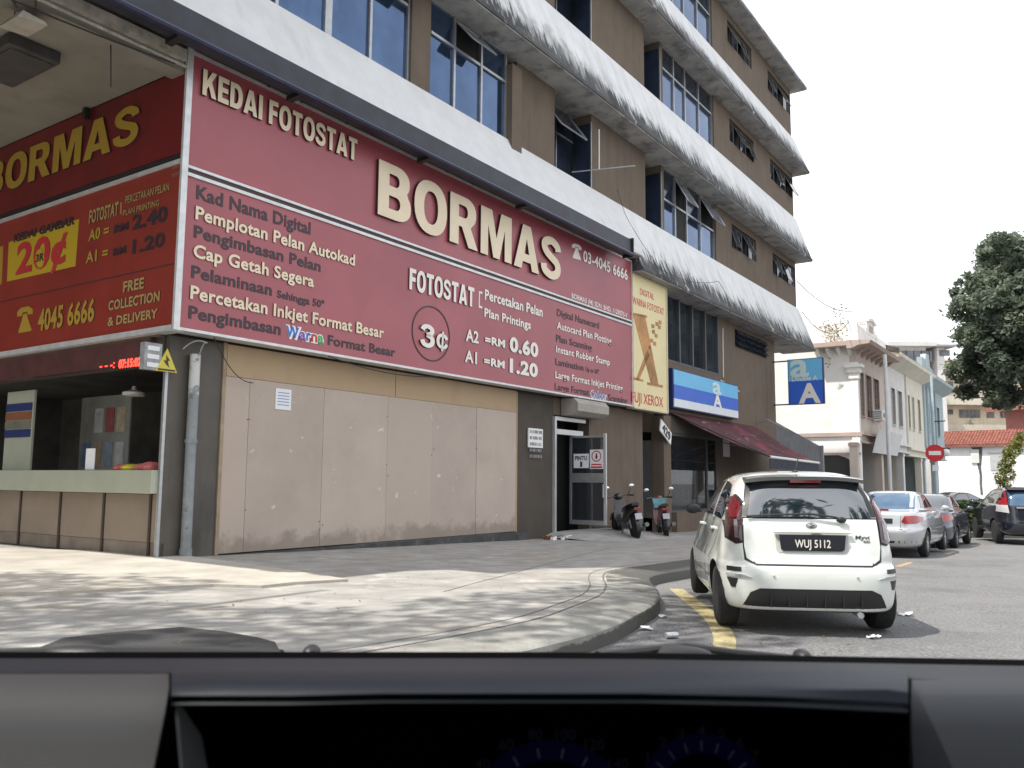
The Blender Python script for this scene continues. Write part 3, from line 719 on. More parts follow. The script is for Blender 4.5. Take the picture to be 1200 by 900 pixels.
TS('PERCETAKAN PELAN',(147.5,238.7),(198.7,224),(147.5,229.3),yl2,p=s2_,bold=.01)
TS('PLAN PRINTING',(145,252.5),(187,242),(146,245),yl2,p=s2_,bold=.01)
TS('A0 =',(104,283.5),(128,276.5),(104.8,269),ylw,p=s2_); TS('RM',(134,273),(150.7,269),(134.6,263.5),blk,p=s2_,bold=.05); TS('2.40',(155.5,268.5),(196,260),(156.8,250.2),blk,p=s2_)
TS('A1 =',(101,309),(126.7,302.7),(102.4,294.7),ylw,p=s2_); TS('RM',(133,300),(148,296.5),(134,290.9),blk,p=s2_,bold=.05); TS('1.20',(155.5,297),(193,289),(156.8,279.6),blk,p=s2_)
TS('4045 6666',(44.8,388),(110.7,377.5),(46,361),ylw,.016,.03,s2_)
TS('FREE',(144.8,342.7),(169,338.5),(145.3,329),yl2,p=s2_); TS('COLLECTION',(127.5,364),(187.5,353.5),(128,351.8),yl2,p=s2_); TS('& DELIVERY',(126.7,382.7),(185.3,372.5),(127.2,371.5),yl2,p=s2_)

phone('S',(21,361,38.7,391),ylw,s2_,uS-.002)

# pale yellow copier sign
xs_ = thing('shop_sign', 'tall cream yellow sign with large brown X at the right end of the maroon board', 'sign', (15.75,-.3,3.7), frame='F')
ycr = pm('cream_yellow_vinyl', (.74,.64,.35), .45, var=.05, scale=.6)
xa, xb = 15.76, 18.22
zA, zB = F(741,321,.42)[1], F(740,476,.42)[1]
MB().box(xa,xb,-.42,-.16,zB,zA).build('sign_panel', ycr, xs_)
MB().box(xb,xb+.06,-.45,-.16,zB-.03,zA+.04).box(xa,xb,-.45,-.16,zB-.05,zB-.0).box(xa,xb,-.45,-.16,zA,zA+.04).build('sign_frame', pm('cream_frame',(.6,.55,.4),.5,var=.08), xs_)
dred = flat('crimson_letter',(.5,.02,.05),.5)
def TX(*a, **k): T(*a, p=xs_, off=.42, **k)
TX('DIGITAL',(750,346),(766.3,350.5),(750,338.5),dred,.005,.0,side=None)
TX('WARNA FOTOSTAT',(741.5,356.5),(778,369),(741.5,347.5),dred,.005,.0,side=None)
TX('FUJI XEROX',(740.5,470),(777,478),(740.5,457),dred,.005,.005,side=None)
goldm = pm('brown_gold_print', (.42,.2,.06), .5, var=.45, scale=1.2)
def XQ(px):
    pts = [F(440+x/2.728, 170+y/2.728, .42) for x, y in px]; n_ = len(pts)
    MB().add([(p[0],-.426,p[1]) for p in pts]+[(p[0],-.421,p[1]) for p in pts],[tuple(range(n_)),tuple(range(n_,2*n_))]+[(i,(i+1)%n_,n_+(i+1)%n_,n_+i) for i in range(n_)]).build('x_mark', goldm, xs_)
XQ([(822,538),(862,548),(905,768),(880,762)])      # thick diagonal
XQ([(868,655),(876,672),(842,752),(832,750)])
XQ([(818,740),(856,750),(856,757),(818,748)]); XQ([(868,758),(918,768),(918,776),(868,766)]); XQ([(818,534),(868,545),(868,552),(818,541)])
for a, b_ in ((895,565),(903,575),(884,590),(893,603),(878,618),(888,628),(872,640),(905,560),(882,572)): XQ([(a,b_),(a+9,b_+2),(a+9,b_+14),(a,b_+12)])

# blue fascia light box
bs = thing('shop_sign', 'blue and white striped light box sign with letter A over the maroon awning', 'sign', (19.1,-.2,4.0), frame='F')
lb = pm('light_blue_vinyl',(.16,.50,.78),.35,var=.04); rb = pm('royal_blue_vinyl',(.035,.13,.58),.35,var=.05); nv = pm('navy_case',(.02,.035,.13),.4,var=.1)
MB().box(19.0,25.4,-.29,-.02,3.98,5.34).build('sign_case', nv, bs)
for z0,z1,mm in ((4.02,4.3,pm('pale_vinyl',(.7,.74,.78),.4,var=.03)),(4.3,4.78,rb),(4.78,5.30,lb)): MB().box(19.06,25.34,-.312,-.29,z0,z1).build('sign_panel', mm, bs)
T('A',(836,477),(846,479),(837,461),wht,.01,.03,p=bs,off=.313,side=None); T('a',(835,461),(845,463.5),(836,440),pm('pale_vinyl2',(.6,.72,.7),.4,var=.03),.01,.02,p=bs,off=.313,side=None)
# hanging blade sign
uB = 30.9
hs = thing('hanging_sign', 'square blue sign with white letters projecting from the far corner of the brown block', 'sign', (uB,-1.5,4.2), frame='F')
def SB(x, y):
    r = ray(x, y); t = (uB-.12-(EYE-P0).dot(DV))/r.dot(DV); P = EYE+r*t-P0; return -P.dot(NV), P.z
y0,zt1 = SB(964,418.5); y1,zb1 = SB(924,474.5)
MB().box(uB-.1,uB+.1,y0,y1,zb1,zt1).build('sign_case', nv, hs)
zmid = SB(943,446)[1]
MB().box(uB-.115,uB-.1,y0+.04,y1-.04,zmid,zt1-.03).build('sign_panel', lb, hs); MB().box(uB-.115,uB-.1,y0+.04,y1-.04,zb1+.03,zmid).build('sign_panel', rb, hs)
MB().box(uB-.02,uB+.02,y1,0,zt1-.08,zt1-.02).box(uB-.02,uB+.02,y1,0,zb1+.0,zb1+.06).build('bracket', black, hs)
def tb(s, xa_, xb_, yb, yt, m, bold):
    v,f,x0,x1 = text_geo(s,bold); A = SB(xa_,yb); Bq = SB(xb_,yb); Tt = SB(xa_,yt); h = (Tt[1]-A[1])/CAP
    MB().add([(uB-.116-(.01 if q[2]>0 else 0), A[0]+(Bq[0]-A[0])*(q[0]-x0)/(x1-x0), A[1]+q[1]*h) for q in v], f).build('lettering', m, hs)
tb('a',926,948,442,412,pm('pale_vinyl2',(.6,.72,.7),.4,var=.03),.02); tb('A',936,962,472,449.5,wht,.04); tb('Double A',928,958,447,441.5,wht,.01)

# maroon awning
aw = thing('awning', 'faded maroon fabric awning folding out over the shop window right of the motorcycles', 'awning', (22,-1,3), frame='F')
mar = pm('maroon_fabric', (.075,.018,.024), .85, var=.3, scale=1.2, bump=.2); layer(mar,(.35,.33,.33),2.2,.6,.66,fac=.5,stretch=(.6,3,3)); layer(mar,(.26,.04,.06),.5,.55,.7,fac=.8)
fy = -2.2
A = [(19.2,-.03,3.86),(28.3,-.03,3.86),(29.9,fy,2.32),(23.3,fy,2.40)]
ab = MB(); nu, nv_ = 14, 8
for i in range(nu+1):
    for j in range(nv_+1):
        s_, t_ = i/nu, j/nv_
        top = Vector(A[0]).lerp(Vector(A[1]), s_); bot = Vector(A[3]).lerp(Vector(A[2]), s_); p = top.lerp(bot, t_)
        p.z -= .10*math.sin(math.pi*t_)*(1+.3*math.sin(s_*19)); ab.v.append(tuple(p))
for i in range(nu):
    for j in range(nv_): ab.f.append((i*(nv_+1)+j,(i+1)*(nv_+1)+j,(i+1)*(nv_+1)+j+1,i*(nv_+1)+j+1))
nb = len(ab.v); ab.v += [(x,y,z-.015) for x,y,z in ab.v]; ab.f += [tuple(nb+i for i in f) for f in ab.f[:]]
ab.build('fabric', mar, aw, smooth=True)
MB().tube([A[3],A[2]],.05,8).build('front_bar', white, aw)
MB().box(23.3,29.9,fy+.0,fy+.03,1.95,2.33).build('valance', pm('dark_valance',(.03,.035,.05),.8,var=.4,scale=6), aw)
for q in (24.2,26.5,28.8): MB().tube([(q,-.05,3.0),(q+.2,-1.2,2.75),(q,fy,2.36)],.03,6).build('folding_arm', steel, aw)
MB().tube([A[0],A[3]],.025,6).build('side_bar', black, aw)

# rolled black awning above the maroon board
ra = thing('rolled_awning', 'long black rolled up awning case along the white ledge above the maroon sign', 'awning', (6,-.9,8.6), frame='F')
o2 = 1.0
zt2 = F(500,147,o2)[1]; zt3 = F(740,281,o2)[1]; zb3 = F(740,297,o2)[1]; ue = F(740,290,o2)[0]
nvy = pm('black_awning_case',(.022,.024,.036),.5,var=.3,scale=2)
za2 = F(300,45,o2)[1]; zlow = F(400,126,o2)[1]
MB().prism([(-.80,zt3+.04),(-o2,zt3),(-o2,zb3),(-.7,zb3-.02)],'x',-3.8,ue).build('case', nvy, ra)
MB().tube([(-3.8,-o2-.03,zb3-.04),(ue-.05,-o2-.03,zb3-.04)],.055,8).build('front_bar', pm('navy_bar',(.03,.035,.07),.35,.3,var=.2), ra)
MB().box(ue-.001,ue+.05,-o2-.06,-.7,zb3-.1,zt3+.05).build('end_cap', black, ra)
for px in (203,350,505,620): 
    u,_ = F(px,200,o2); MB().prism([(-o2,zb3-.02),(-.6,zb3+.0),(-.6,zb3-.09),(-o2+.1,zb3-.07)],'x',u,u+.12).build('bracket', black, ra)

# ============================================================ BOARDED WALL
hb = thing('hoarding', 'beige painted plywood boarding closing the shop front under the maroon sign', 'hoarding', (1.08,-.1,.18), frame='F')
plys = []
seams = [1.08, 2.25, 3.39+1.0, 5.33+.0, 6.62, 8.24, 9.88]
seams = [1.09, F(290,500)[0], F(376,560)[0], F(452,560)[0], F(505,560)[0], F(557,560)[0], 9.88]
hm = []
for k in range(3):
    mm = pm('plywood_paint_%s' % 'abc'[k], [(.46,.38,.32),(.44,.365,.31),(.475,.395,.335)][k], .75, var=.05, scale=.9, bump=.08, bscale=25)
    layer(mm,(.34,.28,.235),.9,.5,.85,fac=.5,seedv=k*3); layer(mm,(.66,.62,.55),3.2,.645,.66,fac=.75,seedv=k*5+1,detail=9); layer(mm,(.30,.14,.10),2.4,.7,.76,fac=.5,seedv=k+11,stretch=(1.6,1,.5)); layer(mm,(.20,.165,.13),2.4,.5,.7,fac=.6,zmask=(.1,.65,.25,.3),seedv=k)
    hm.append(mm)
top = pm('ochre_strip_paint',(.43,.31,.19),.75,var=.07,scale=1.2); layer(top,(.3,.22,.15),1.2,.5,.8,fac=.5)
for k in range(len(seams)-1):
    a, b_ = seams[k]+.003, seams[k+1]-.003; j = random.uniform(-.005,.005)
    MB().box(a,b_,-.02+j,.02,.19,3.17).build('board', hm[k%3], hb, bevel=.0015)
for a, b_ in ((1.09,5.33),(5.34,9.88)): MB().box(a+.004,b_-.004,-.028,.02,3.175,3.72).build('board', top, hb, bevel=.003)
MB().box(1.02,1.085,-.03,.14,.17,3.74).build('side_batten', pm('ochre_batten',(.33,.25,.17),.75,var=.15,scale=4), hb)
MB().box(9.885,9.93,-.03,.1,.17,3.7).build('side_batten', top, hb)
for i in range(26):
    u = random.choice(seams[1:-1])+random.uniform(-.06,.06); z = random.uniform(.3,3.0)
    if i < 14: MB().lathe([(-.024,.012),(-.03,.010),(-.032,0)],(u,0,z),'y',6).build('nail_head', ledge_d, hb)
ub_, zb_ = F(332,468,.03); paper = pm('white_paper',(.78,.79,.82),.7,var=.03)
o = fsolo(MB().box(ub_-.18,ub_+.18,-.035,-.024,zb_-.19,zb_+.19), 'paper_notice', paper, 'small white paper notice pasted on the beige boarding', 'notice')
n_ = MB()
for k in range(5): n_.box(ub_-.13,ub_+.13,-.037,-.0355,zb_+.11-k*.055,zb_+.125-k*.055)
x = n_.build('printed_line', flat('print_blue',(.2,.25,.5),.7), None); x.parent = o; x.data.transform(Matrix.Translation(-Vector((ub_,0,zb_-.19))));
for v in x.data.vertices: v.co.y -= -.0295
# ============================================================ PIPE, PLATES, NOTICES, DOOR
up_, _ = F(229,550,.25)
pi = MB().tube([(up_,-.1,.15),(up_+.0,-.1,3.45)],.085,12).tube([(up_,-.1,2.0),(up_,-.1,2.06)],.10,12).tube([(up_,-.1,.2),(up_,-.1,.32)],.1,12)
pp = pm('grey_pipe_paint',(.23,.25,.26),.55,var=.15,scale=4); layer(pp,(.62,.62,.6),4,.55,.6,fac=.8,zmask=(2.9,1.9,.12,.5),seedv=2); layer(pp,(.1,.09,.08),5,.6,.66,fac=.7,seedv=7)
pipe_o = fsolo(pi,'drain_pipe',pp,'vertical grey drain pipe with torn white paper remnants on the corner pillar','pipe',smooth=True)
# electrical warning sign and small meter label box
def Tri():
    c = S(196,423,-.12)
wu, wz = F(197.5,421,.2)
o = thing('warning_sign','small yellow triangular electric warning plate under the corner of the signs','sign',(wu,-.12,wz-.25),frame='F')
MB().prism([(wu-.17,wz-.19),(wu+.21,wz-.19),(wu+.02,wz+.18)],'y',-.13,-.11).build('plate', pm('yellow_plate',(.62,.52,.06),.5,var=.1,scale=8), o)
MB().prism([(wu-.0,wz+.07),(wu+.07,wz-.01),(wu+.03,wz-.02),(wu+.06,wz-.12),(wu-.04,wz-.02),(wu+.01,wz-.01)],'y',-.14,-.131).build('bolt_mark', blk, o)
MB().box(wu-.13,wu+.17,-.14,-.131,wz-.175,wz-.15).build('border_line', blk, o)
mu, mz = F(180,417,.1)
o = thing('meter_box','grey meter box with printed stickers beside the yellow warning plate','box',(mu,-.1,mz-.2),frame='F')
MB().box(mu-.17,mu+.13,-.12,.0,mz-.22,mz+.2).build('case', pm('grey_case',(.3,.31,.31),.6,var=.3,scale=7), o)
for k in range(3): MB().box(mu-.12,mu+.08,-.13,-.121,mz+.08-k*.13,mz+.15-k*.13).build('sticker', paper, o)
# drooping cables by the corner
def cable(name, pts, r, m, label, sag=0, seg=14, frame='F', cat='cable', group=None):
    P = []
    for i in range(len(pts)-1):
        a, b_ = Vector(pts[i]), Vector(pts[i+1])
        for k in range(seg): t = k/seg; q = a.lerp(b_,t); q.z -= sag*4*t*(1-t); P.append(q)
    P.append(Vector(pts[-1])); mb = MB().tube(P,r,5)
    if frame == 'F': return fsolo(mb,name,m,label,cat,group,smooth=True)
    o = mb.build(name,m,None,True); return solo(o,label,cat,group)
cable('cable',[(.15,-.15,3.5),(.45,-.35,3.62),(up_,-.2,3.42)],.012,steel,'thin grey cable curving from the meter box to the top of the drain pipe',-.08)
cable('cable',[(3,-.45,3.72),(6.4,-.36,3.70)],.01,black,'thin black cable sagging under the maroon sign over the boarding',.12)
cable('cable',[(.6,-.3,3.76),(1.6,-.1,3.1)],.008,black,'short black wire hanging at the left edge of the boarding',.2)
# door
uD0, uD1 = 11.79, 13.7
dr = thing('shop_door','aluminium framed glass door standing open left of the black scooter','door',(12.7,-.6,.1),frame='F')
f = MB().box(uD0-.09,uD0-.0,-.06,.1,.08,3.2).box(uD0,uD1-.3,-.05,.1,3.1,3.2).box(uD0,uD1-.45,-.05,.1,2.72,2.86)
f.build('door_frame', pm('pale_aluminium',(.55,.56,.56),.4,.4,var=.08), dr)
# leaf perpendicular to the wall
def dl(x,y):
    r = ray(x,y); t = (12.75-(EYE-P0).dot(DV))/r.dot(DV); P = EYE+r*t-P0; return -P.dot(NV), P.z
ya, z1a = dl(668,511.5); yb2, z1b = dl(710.5,509.5); z0a = dl(668,614)[1]
z1a = (z1a+z1b)/2; z0a = max(z0a, .04)
pal = MATS['pale_aluminium']
MB().box(12.72,12.78,yb2,yb2+.075,z0a,z1a+.05).build('leaf_stile', pal, dr)
MB().box(12.72,12.78,ya-.06,ya,z0a,z1a).build('leaf_stile', alu, dr)
MB().box(12.72,12.78,yb2+.075,ya-.06,z0a,z0a+.12).box(12.72,12.78,yb2+.075,ya-.06,z1a-.06,z1a).build('leaf_rail', alu, dr)
zmm = dl(690,560)[1]
gt = glass('tinted_door_glass',(.03,.035,.045),alpha=.72)
MB().box(12.72,12.78,yb2+.075,ya-.06,zmm-.13,zmm+.13).build('leaf_rail', alu, dr)
MB().box(12.745,12.755,yb2+.075,ya-.06,z0a+.12,zmm-.13).build('pane', gt, dr); MB().box(12.745,12.755,yb2+.075,ya-.06,zmm+.13,z1a-.06).build('pane', gt, dr)
MB().tube([(12.72,yb2+.05,1.0),(12.64,yb2+.05,1.02),(12.64,yb2+.05,1.35),(12.72,yb2+.05,1.37)],.02,6).build('handle', steel, dr)
def plate(name, x0,y0,x1,y1, m, label, cat, lines=(), d_=.0):
    pa, pb = dl(x0,y0), dl(x1,y1); o = thing(name,label,cat,(12.74,(pa[0]+pb[0])/2,pb[1]),frame='F')
    MB().box(12.715,12.735,pb[0],pa[0],pb[1],pa[1]).build('plate', m, o); return o, pa, pb
o, pa, pb = plate('door_notice',673,532,690.5,548.5,paper,'white card reading PINTU 1 on the glass door','notice')
def dt(s, fa, fb, zb_, zt_, m, par, pa, pb, bold=.03):
    v,f,x0,x1 = text_geo(s,bold); W_ = pa[0]-pb[0]; H_ = pa[1]-pb[1]; h = (zt_-zb_)*H_/CAP
    MB().add([(12.714-(.004 if q[2]>0 else 0), pa[0]-W_*(fa+(fb-fa)*(q[0]-x0)/(x1-x0)), pb[1]+H_*zb_+q[1]*h) for q in v], f).build('lettering', m, par)
dt('PINTU',.1,.9,.56,.86,blk,o,pa,pb); dt('1',.44,.58,.1,.45,blk,o,pa,pb,.05)
o, pa, pb = plate('door_notice',692,527,707.5,549.5,paper,'white prohibition notice with red ring beside the PINTU card','notice')
W_=pa[0]-pb[0];H_=pa[1]-pb[1]; cy_,cz_=(pa[0]+pb[0])/2,pb[1]+H_*.66
rg = MB()
for i in range(24):
    a=2*math.pi*i/24
    for rr,x_ in ((.30,12.712),(.24,12.712)): rg.v.append((x_,cy_+W_*rr*1.25*math.cos(a),cz_+W_*rr*1.25*math.sin(a)))
for i in range(24): rg.f.append((2*i,2*i+1,(2*i+3)%48,(2*i+2)%48))
rg.build('red_ring', cr_, o)
MB().ball((12.712,cy_,cz_+W_*.13),.004,W_*.06,W_*.06).ball((12.712,cy_,cz_-W_*.05),.004,W_*.08,W_*.15).build('figure_mark', blk, o)
MB().box(12.708,12.714,pb[0]+W_*.12,pa[0]-W_*.12,pb[1]+H_*.2,pb[1]+H_*.26).build('red_bar', cr_, o); MB().box(12.708,12.714,pb[0]+W_*.08,pa[0]-W_*.08,pb[1]+H_*.05,pb[1]+H_*.13).build('red_bar', cr_, o)
# roller shutter housing above the door
a0,z0 = F(662,472,.5); a1,z1 = F(693,493,.5)
MB().prism([(.0,3.72),(-.42,3.72),(-.55,3.55),(-.52,3.3),(-.3,3.2),(.0,3.2)],'x',12.3,13.95).build('x',None)
bpy.data.objects.remove(bpy.data.objects['x'])
o = fsolo(MB().prism([(.0,3.72),(-.42,3.72),(-.55,3.58),(-.54,3.36),(-.36,3.24),(.0,3.24)],'x',12.1,13.9),'shutter_box',pm('beige_metal',(.33,.30,.26),.5,var=.12,scale=3),'beige curved roller shutter box above the open glass door','shutter box',bevel=.01)
# white plaque left of the door
a0,z0 = F(620,524,.05); a1,z1 = F(637,503,.05)
o = thing('wall_plaque','weathered white printed plaque on the dark wall left of the door','plaque',(a0,-.03,z0),frame='F')
MB().box(a0,a1,-.03,.0,z0,z1).build('plate', white, o)
for k in range(5):
    lm = MB()
    for j in range(8):
        x_ = a0+.06+j*(a1-a0-.1)/8; lm.box(x_,x_+random.uniform(.03,.07),-.034,-.031,z1-.13-k*.16,z1-.05-k*.16)
    lm.build('printed_line', flat('faded_print',(.25,.25,.25),.7), o)
# tilted number plate on the pillar
a0,z0 = F(780,506,.2)
o = thing('number_plate_sign','small tilted white plate with black digits on the pillar by the shop window','sign',(a0,-.15,z0-.3),frame='F')
q = MB().hexa([(a0-.42,-.2,z0+.02),(a0+.42,-.2,z0-.42),(a0+.42,-.16,z0-.42),(a0-.42,-.16,z0+.02)],[(a0-.34,-.2,z0+.42),(a0+.5,-.2,z0-.02),(a0+.5,-.16,z0-.02),(a0-.34,-.16,z0+.42)]).build('plate', white, o)
v,f,x0,x1 = text_geo('429',.04)
def tw(q_): 
    k = (q_[0]-x0)/(x1-x0); return (a0-.28+.62*k+.08*q_[1], -.205-(.006 if q_[2]>0 else 0), z0+.03-.34*k+q_[1]*.38)
MB().add([tw(q_) for q_ in v], f).build('lettering', blk, o)
# notice on shop wall
a0,z0 = F(848,532,.02); a1,z1 = F(855,516,.02)
o = fsolo(MB().box(a0,a1,-.02,-.001,z0-.1,z1+.2),'paper_notice',paper,'tall white paper notice on the brown wall right of the shop window','notice')
# ============================================================ SHOP WINDOW AT THE RIGHT WITH GOODS
sw = thing('shop_window','dark glass shop window with goods behind it under the maroon awning','window',(21.5,0,.4),frame='F')
MB().box(19.32,23.74,.0,.12,.4,.48).box(19.32,23.74,.0,.12,3.05,3.15).box(22.7,22.78,.0,.12,.48,3.05).box(19.32,19.4,.0,.12,.48,3.05).box(23.66,23.74,.0,.12,.48,3.05).build('frame', MATS['dark_aluminium'], sw)
gs = glass('shop_glass',(.02,.025,.03),alpha=.55)
MB().box(19.4,22.7,.05,.06,.48,3.05).build('pane', gs, sw); MB().box(22.78,23.66,.05,.06,.48,3.05).build('pane', gs, sw)
MB().box(19.3,23.8,-.04,.12,3.15,3.75).build('lintel', darkwall, sw)
cols = [(.5,.5,.48),(.25,.3,.35),(.4,.3,.2),(.15,.25,.4),(.5,.42,.3),(.35,.1,.1)]
gm = [pm('goods_paint_%s'%'abcdef'[i], c, .6, var=.2, scale=5) for i, c in enumerate(cols)]
sh = thing('display_shelf','tiered display shelf behind the right hand shop window','shelf',(21,.9,.4),frame='F')
for k in range(4): MB().box(19.6,23.3,.7,1.3,.75+k*.6,.78+k*.6).build('shelf_board', alu, sh)
for u in (19.6,21.4,23.27): MB().box(u,u+.03,.7,1.3,.4,2.9).build('upright', alu, sh)
for k in range(3):
    for j in range(6):
        u = 19.75+j*.58+random.uniform(-.08,.08); h = random.uniform(.2,.45); wd = random.uniform(.15,.34)
        ci = (j+k*2)%6
        fsolo(MB().box(u,u+wd,.75,1.15,.78+k*.6,.78+k*.6+h),'boxed_goods',gm[ci],['grey','blue grey','tan','blue','cream','dark red'][ci]+' boxed goods on the '+['lowest','middle','top'][k]+' display shelf, number row behind the right hand shop window'.replace(', number row',''),'box','boxed goods in the shop window',bevel=.01)
# ============================================================ SIDE STREET COUNTER SHOP
ct = thing('service_counter','pale green topped service counter with beige panels under the side signs','counter',(-.1,2.5,.2),frame='F')
grn = pm('pale_green_laminate',(.38,.40,.32),.45,var=.06,scale=2); bei = pm('beige_counter_panel',(.25,.20,.155),.6,var=.08,scale=2)
MB().box(-.16,.6,.05,8,1.19,1.56).build('counter_top', grn, ct, bevel=.01)
ps = [-.02,.29,1.62,3.0,4.4,5.8,7.2]
for k in range(len(ps)-1): MB().box(.02,.08,ps[k]+.03,ps[k+1]-.03,.42,1.18).build('panel', bei, ct, bevel=.006)
for y in ps[1:]: MB().box(.0,.1,y-.028,y+.028,.2,1.18).build('post', pm('dark_wood',(.05,.035,.025),.6,var=.2), ct)
MB().box(.03,.09,.0,7.9,.2,.415).build('skirting', pm('skirting_paint',(.20,.17,.14),.7,var=.2), ct)
ld = thing('scrolling_display','long dark display board with red glowing time digits above the counter window','display',(-.1,2,3.3),frame='F')
MB().box(-.12,.0,.35,7,3.28,3.68).build('case', pm('display_case',(.09,.035,.035),.4,var=.2), ld)
led = flat('red_led',(.6,.02,.02),.5,emit=(1,.05,.03),es=2.6)
text_on('07:15:02','S',(139,432),(165,428.5),(139,421.5),led,ld,-.121,.006,.03)
text_on('- - -:','S',(117,433.5),(134,431),(117,423),led,ld,-.121,.006,.0)
# goods, notices and lamp inside the counter shop
def yz(x,y,u): return S(x,y,u)
a,z = yz(106,541,-.05)
o = fsolo(MB().box(-.06,-.05,a-.14,a+.14,1.57,1.57+.36),'paper_notice',paper,'small white printed card standing on the pale green counter','notice')
for (x_,rr,cc,nm) in ((146,.14,(.55,.12,.1),'red'),(156,.16,(.6,.5,.05),'yellow'),(172,.2,(.55,.15,.13),'large red')):
    a,z = yz(x_,549,.1); mb_ = MB()
    for q_ in range(5): mb_.ball((.1+random.uniform(-.06,.1),a+random.uniform(-.8,.8)*rr,1.57+rr*.15),.16,rr*random.uniform(.5,.8),rr*random.uniform(.35,.6))
    fsolo(mb_,'plastic_bundle',pm(nm.replace(' ','_')+'_plastic',cc,.5,var=.3,scale=8),nm+' plastic bundle lying at the right end of the counter','bundle',smooth=True)
FCN = ['navy','brown','grey','rust','black','dark green','cream','pale blue']; FCC = [(.03,.04,.12),(.14,.08,.04),(.16,.16,.15),(.2,.07,.03),(.02,.02,.02),(.03,.07,.04),(.35,.32,.25),(.15,.2,.28)]
cab = thing('wall_cabinet','dim shelving with box files at the back of the counter shop','shelf',(2.5,4,.3),frame='F')
bw = pm('dim_board',(.16,.15,.12),.8,var=.3,scale=2)
for k in range(4): MB().box(2.6,3.0,1.0,4.0,1.0+k*.6,1.03+k*.6).build('shelf_board', bw, cab)
for y in (1.0,2.0,3.0,4.0): MB().box(2.6,3.0,y,y+.04,.3,3.0).build('upright', bw, cab)
for k in range(3):
    for j in range(8):
        y = 1.1+j*.35; h = random.uniform(.2,.45)
        fsolo(MB().box(2.62,2.95,y,y+.26,1.03+k*.6,1.03+k*.6+h),'box_file',pm(FCN[(j+k)%8].replace(' ','_')+'_file',FCC[(j+k)%8],.7,var=.2),FCN[(j+k)%8]+' box file on the '+['lowest','middle','top'][k]+' dim shelf behind the service counter','box','box files behind the counter')
bd = thing('notice_board','pale notice board with faded posters hanging inside behind the counter','board',(1.6,4.6,1.7),frame='F')
MB().box(1.6,1.63,3.6,5.4,1.5,3.1).build('board', pm('dim_grey_board',(.30,.30,.27),.8,var=.2,scale=1.5), bd)
for k in range(7):
    y = 3.75+(k%4)*.4; z = 1.65+(k//4)*.7; MB().box(1.585,1.6,y,y+.3,z,z+.5).build('poster', gm[k%6], bd)
o = thing('poster_stand','tall striped poster standing at the far left of the counter','poster',(.2,4.9,1.5),frame='F')
MB().box(.2,.24,4.55,5.6,1.57,3.1).build('board', grn, o)
for k, mm in enumerate((nv, bw, MATS['rust_file'], nv)): MB().box(.185,.2,4.6,5.6,2.2+k*.17,2.35+k*.17).build('stripe', mm, o)
a,z = yz(157,460,1.0)
o = thing('hanging_lamp','unlit white bulb lamp hanging from the ceiling inside the counter shop','lamp',(1.0,a,z),frame='F')
MB().tube([(1,a,3.6),(1,a,z+.1)],.01,5).build('cord', black, o); MB().lathe([(.12,.03),(.05,.05),(0,.2),(-.06,.2),(-.08,0)],(1,a,z),'z',14).build('lamp_shade', white, o, smooth=True)
# passage ceiling fittings
def CE(x,y,z):
    P = W(x,y,z)-P0; return P.dot(DV), -P.dot(NV)
a,b_ = CE(22,72,8.0)
fx = thing('ceiling_light','dark unlit box light fitting under the passage ceiling','light fitting',(a,b_,7.85),frame='F')
MB().box(a-.5,a+.28,b_-.75,b_+.75,7.86,8.05).build('case', pm('fitting_case',(.05,.05,.048),.6,var=.3), fx, bevel=.02); MB().box(a-.42,a+.2,b_-.65,b_+.65,7.84,7.86).build('diffuser', pm('dusty_diffuser',(.05,.05,.048),.6,var=.2), fx)
a,b_ = CE(24,32,7.75)
fn = thing('ceiling_fan','small pale louvred vent hood hanging on thin wires under the passage ceiling','fan',(a,b_,7.7),frame='F')
pg = pm('aged_plastic',(.38,.36,.3),.6,var=.15)
MB().prism([(a-.2,7.72),(a+.2,7.76),(a+.16,7.8),(a-.14,7.83)],'y',b_-.35,b_+.2).build('hood', pg, fn); 
for k in (-.4,.2): MB().tube([(a-.25,b_+k,7.8),(a-.5,b_+k-.2,7.9)],.02,5).build('arm', black, fn); MB().tube([(a,b_+k,7.8),(a,b_+k,8.06)],.006,4).build('wire', black, fn)
c1 = CE(0,-6,7.9); c2 = CE(205,78,7.9)
cable('cable',[(c1[0],c1[1],7.9),(c2[0],c2[1],7.95)],.014,black,'thin dark cable stretched under the passage ceiling to the sign corner',.03)
MB_ = cable('conduit',[(-3.7,-.50,7.98),(-.3,-.50,7.98)],.03,pm('dirty_conduit',(.3,.28,.24),.7,var=.3,scale=6),'dusty conduit along the outer edge of the passage ceiling',0)
cable('cable',[(c2[0]-.9,c2[1]+.3,8.05),(c2[0]-.85,c2[1]+.3,7.3)],.01,black,'short dark wire dangling in front of the upper side sign',0)
a_,b_ = CE(86,131,7.9); fsolo(MB().box(-.3,-.2,b_-.05,b_+.05,7.85,8.05),'wall_camera',black,'tiny black camera above the yellow capitals of the side sign','camera')
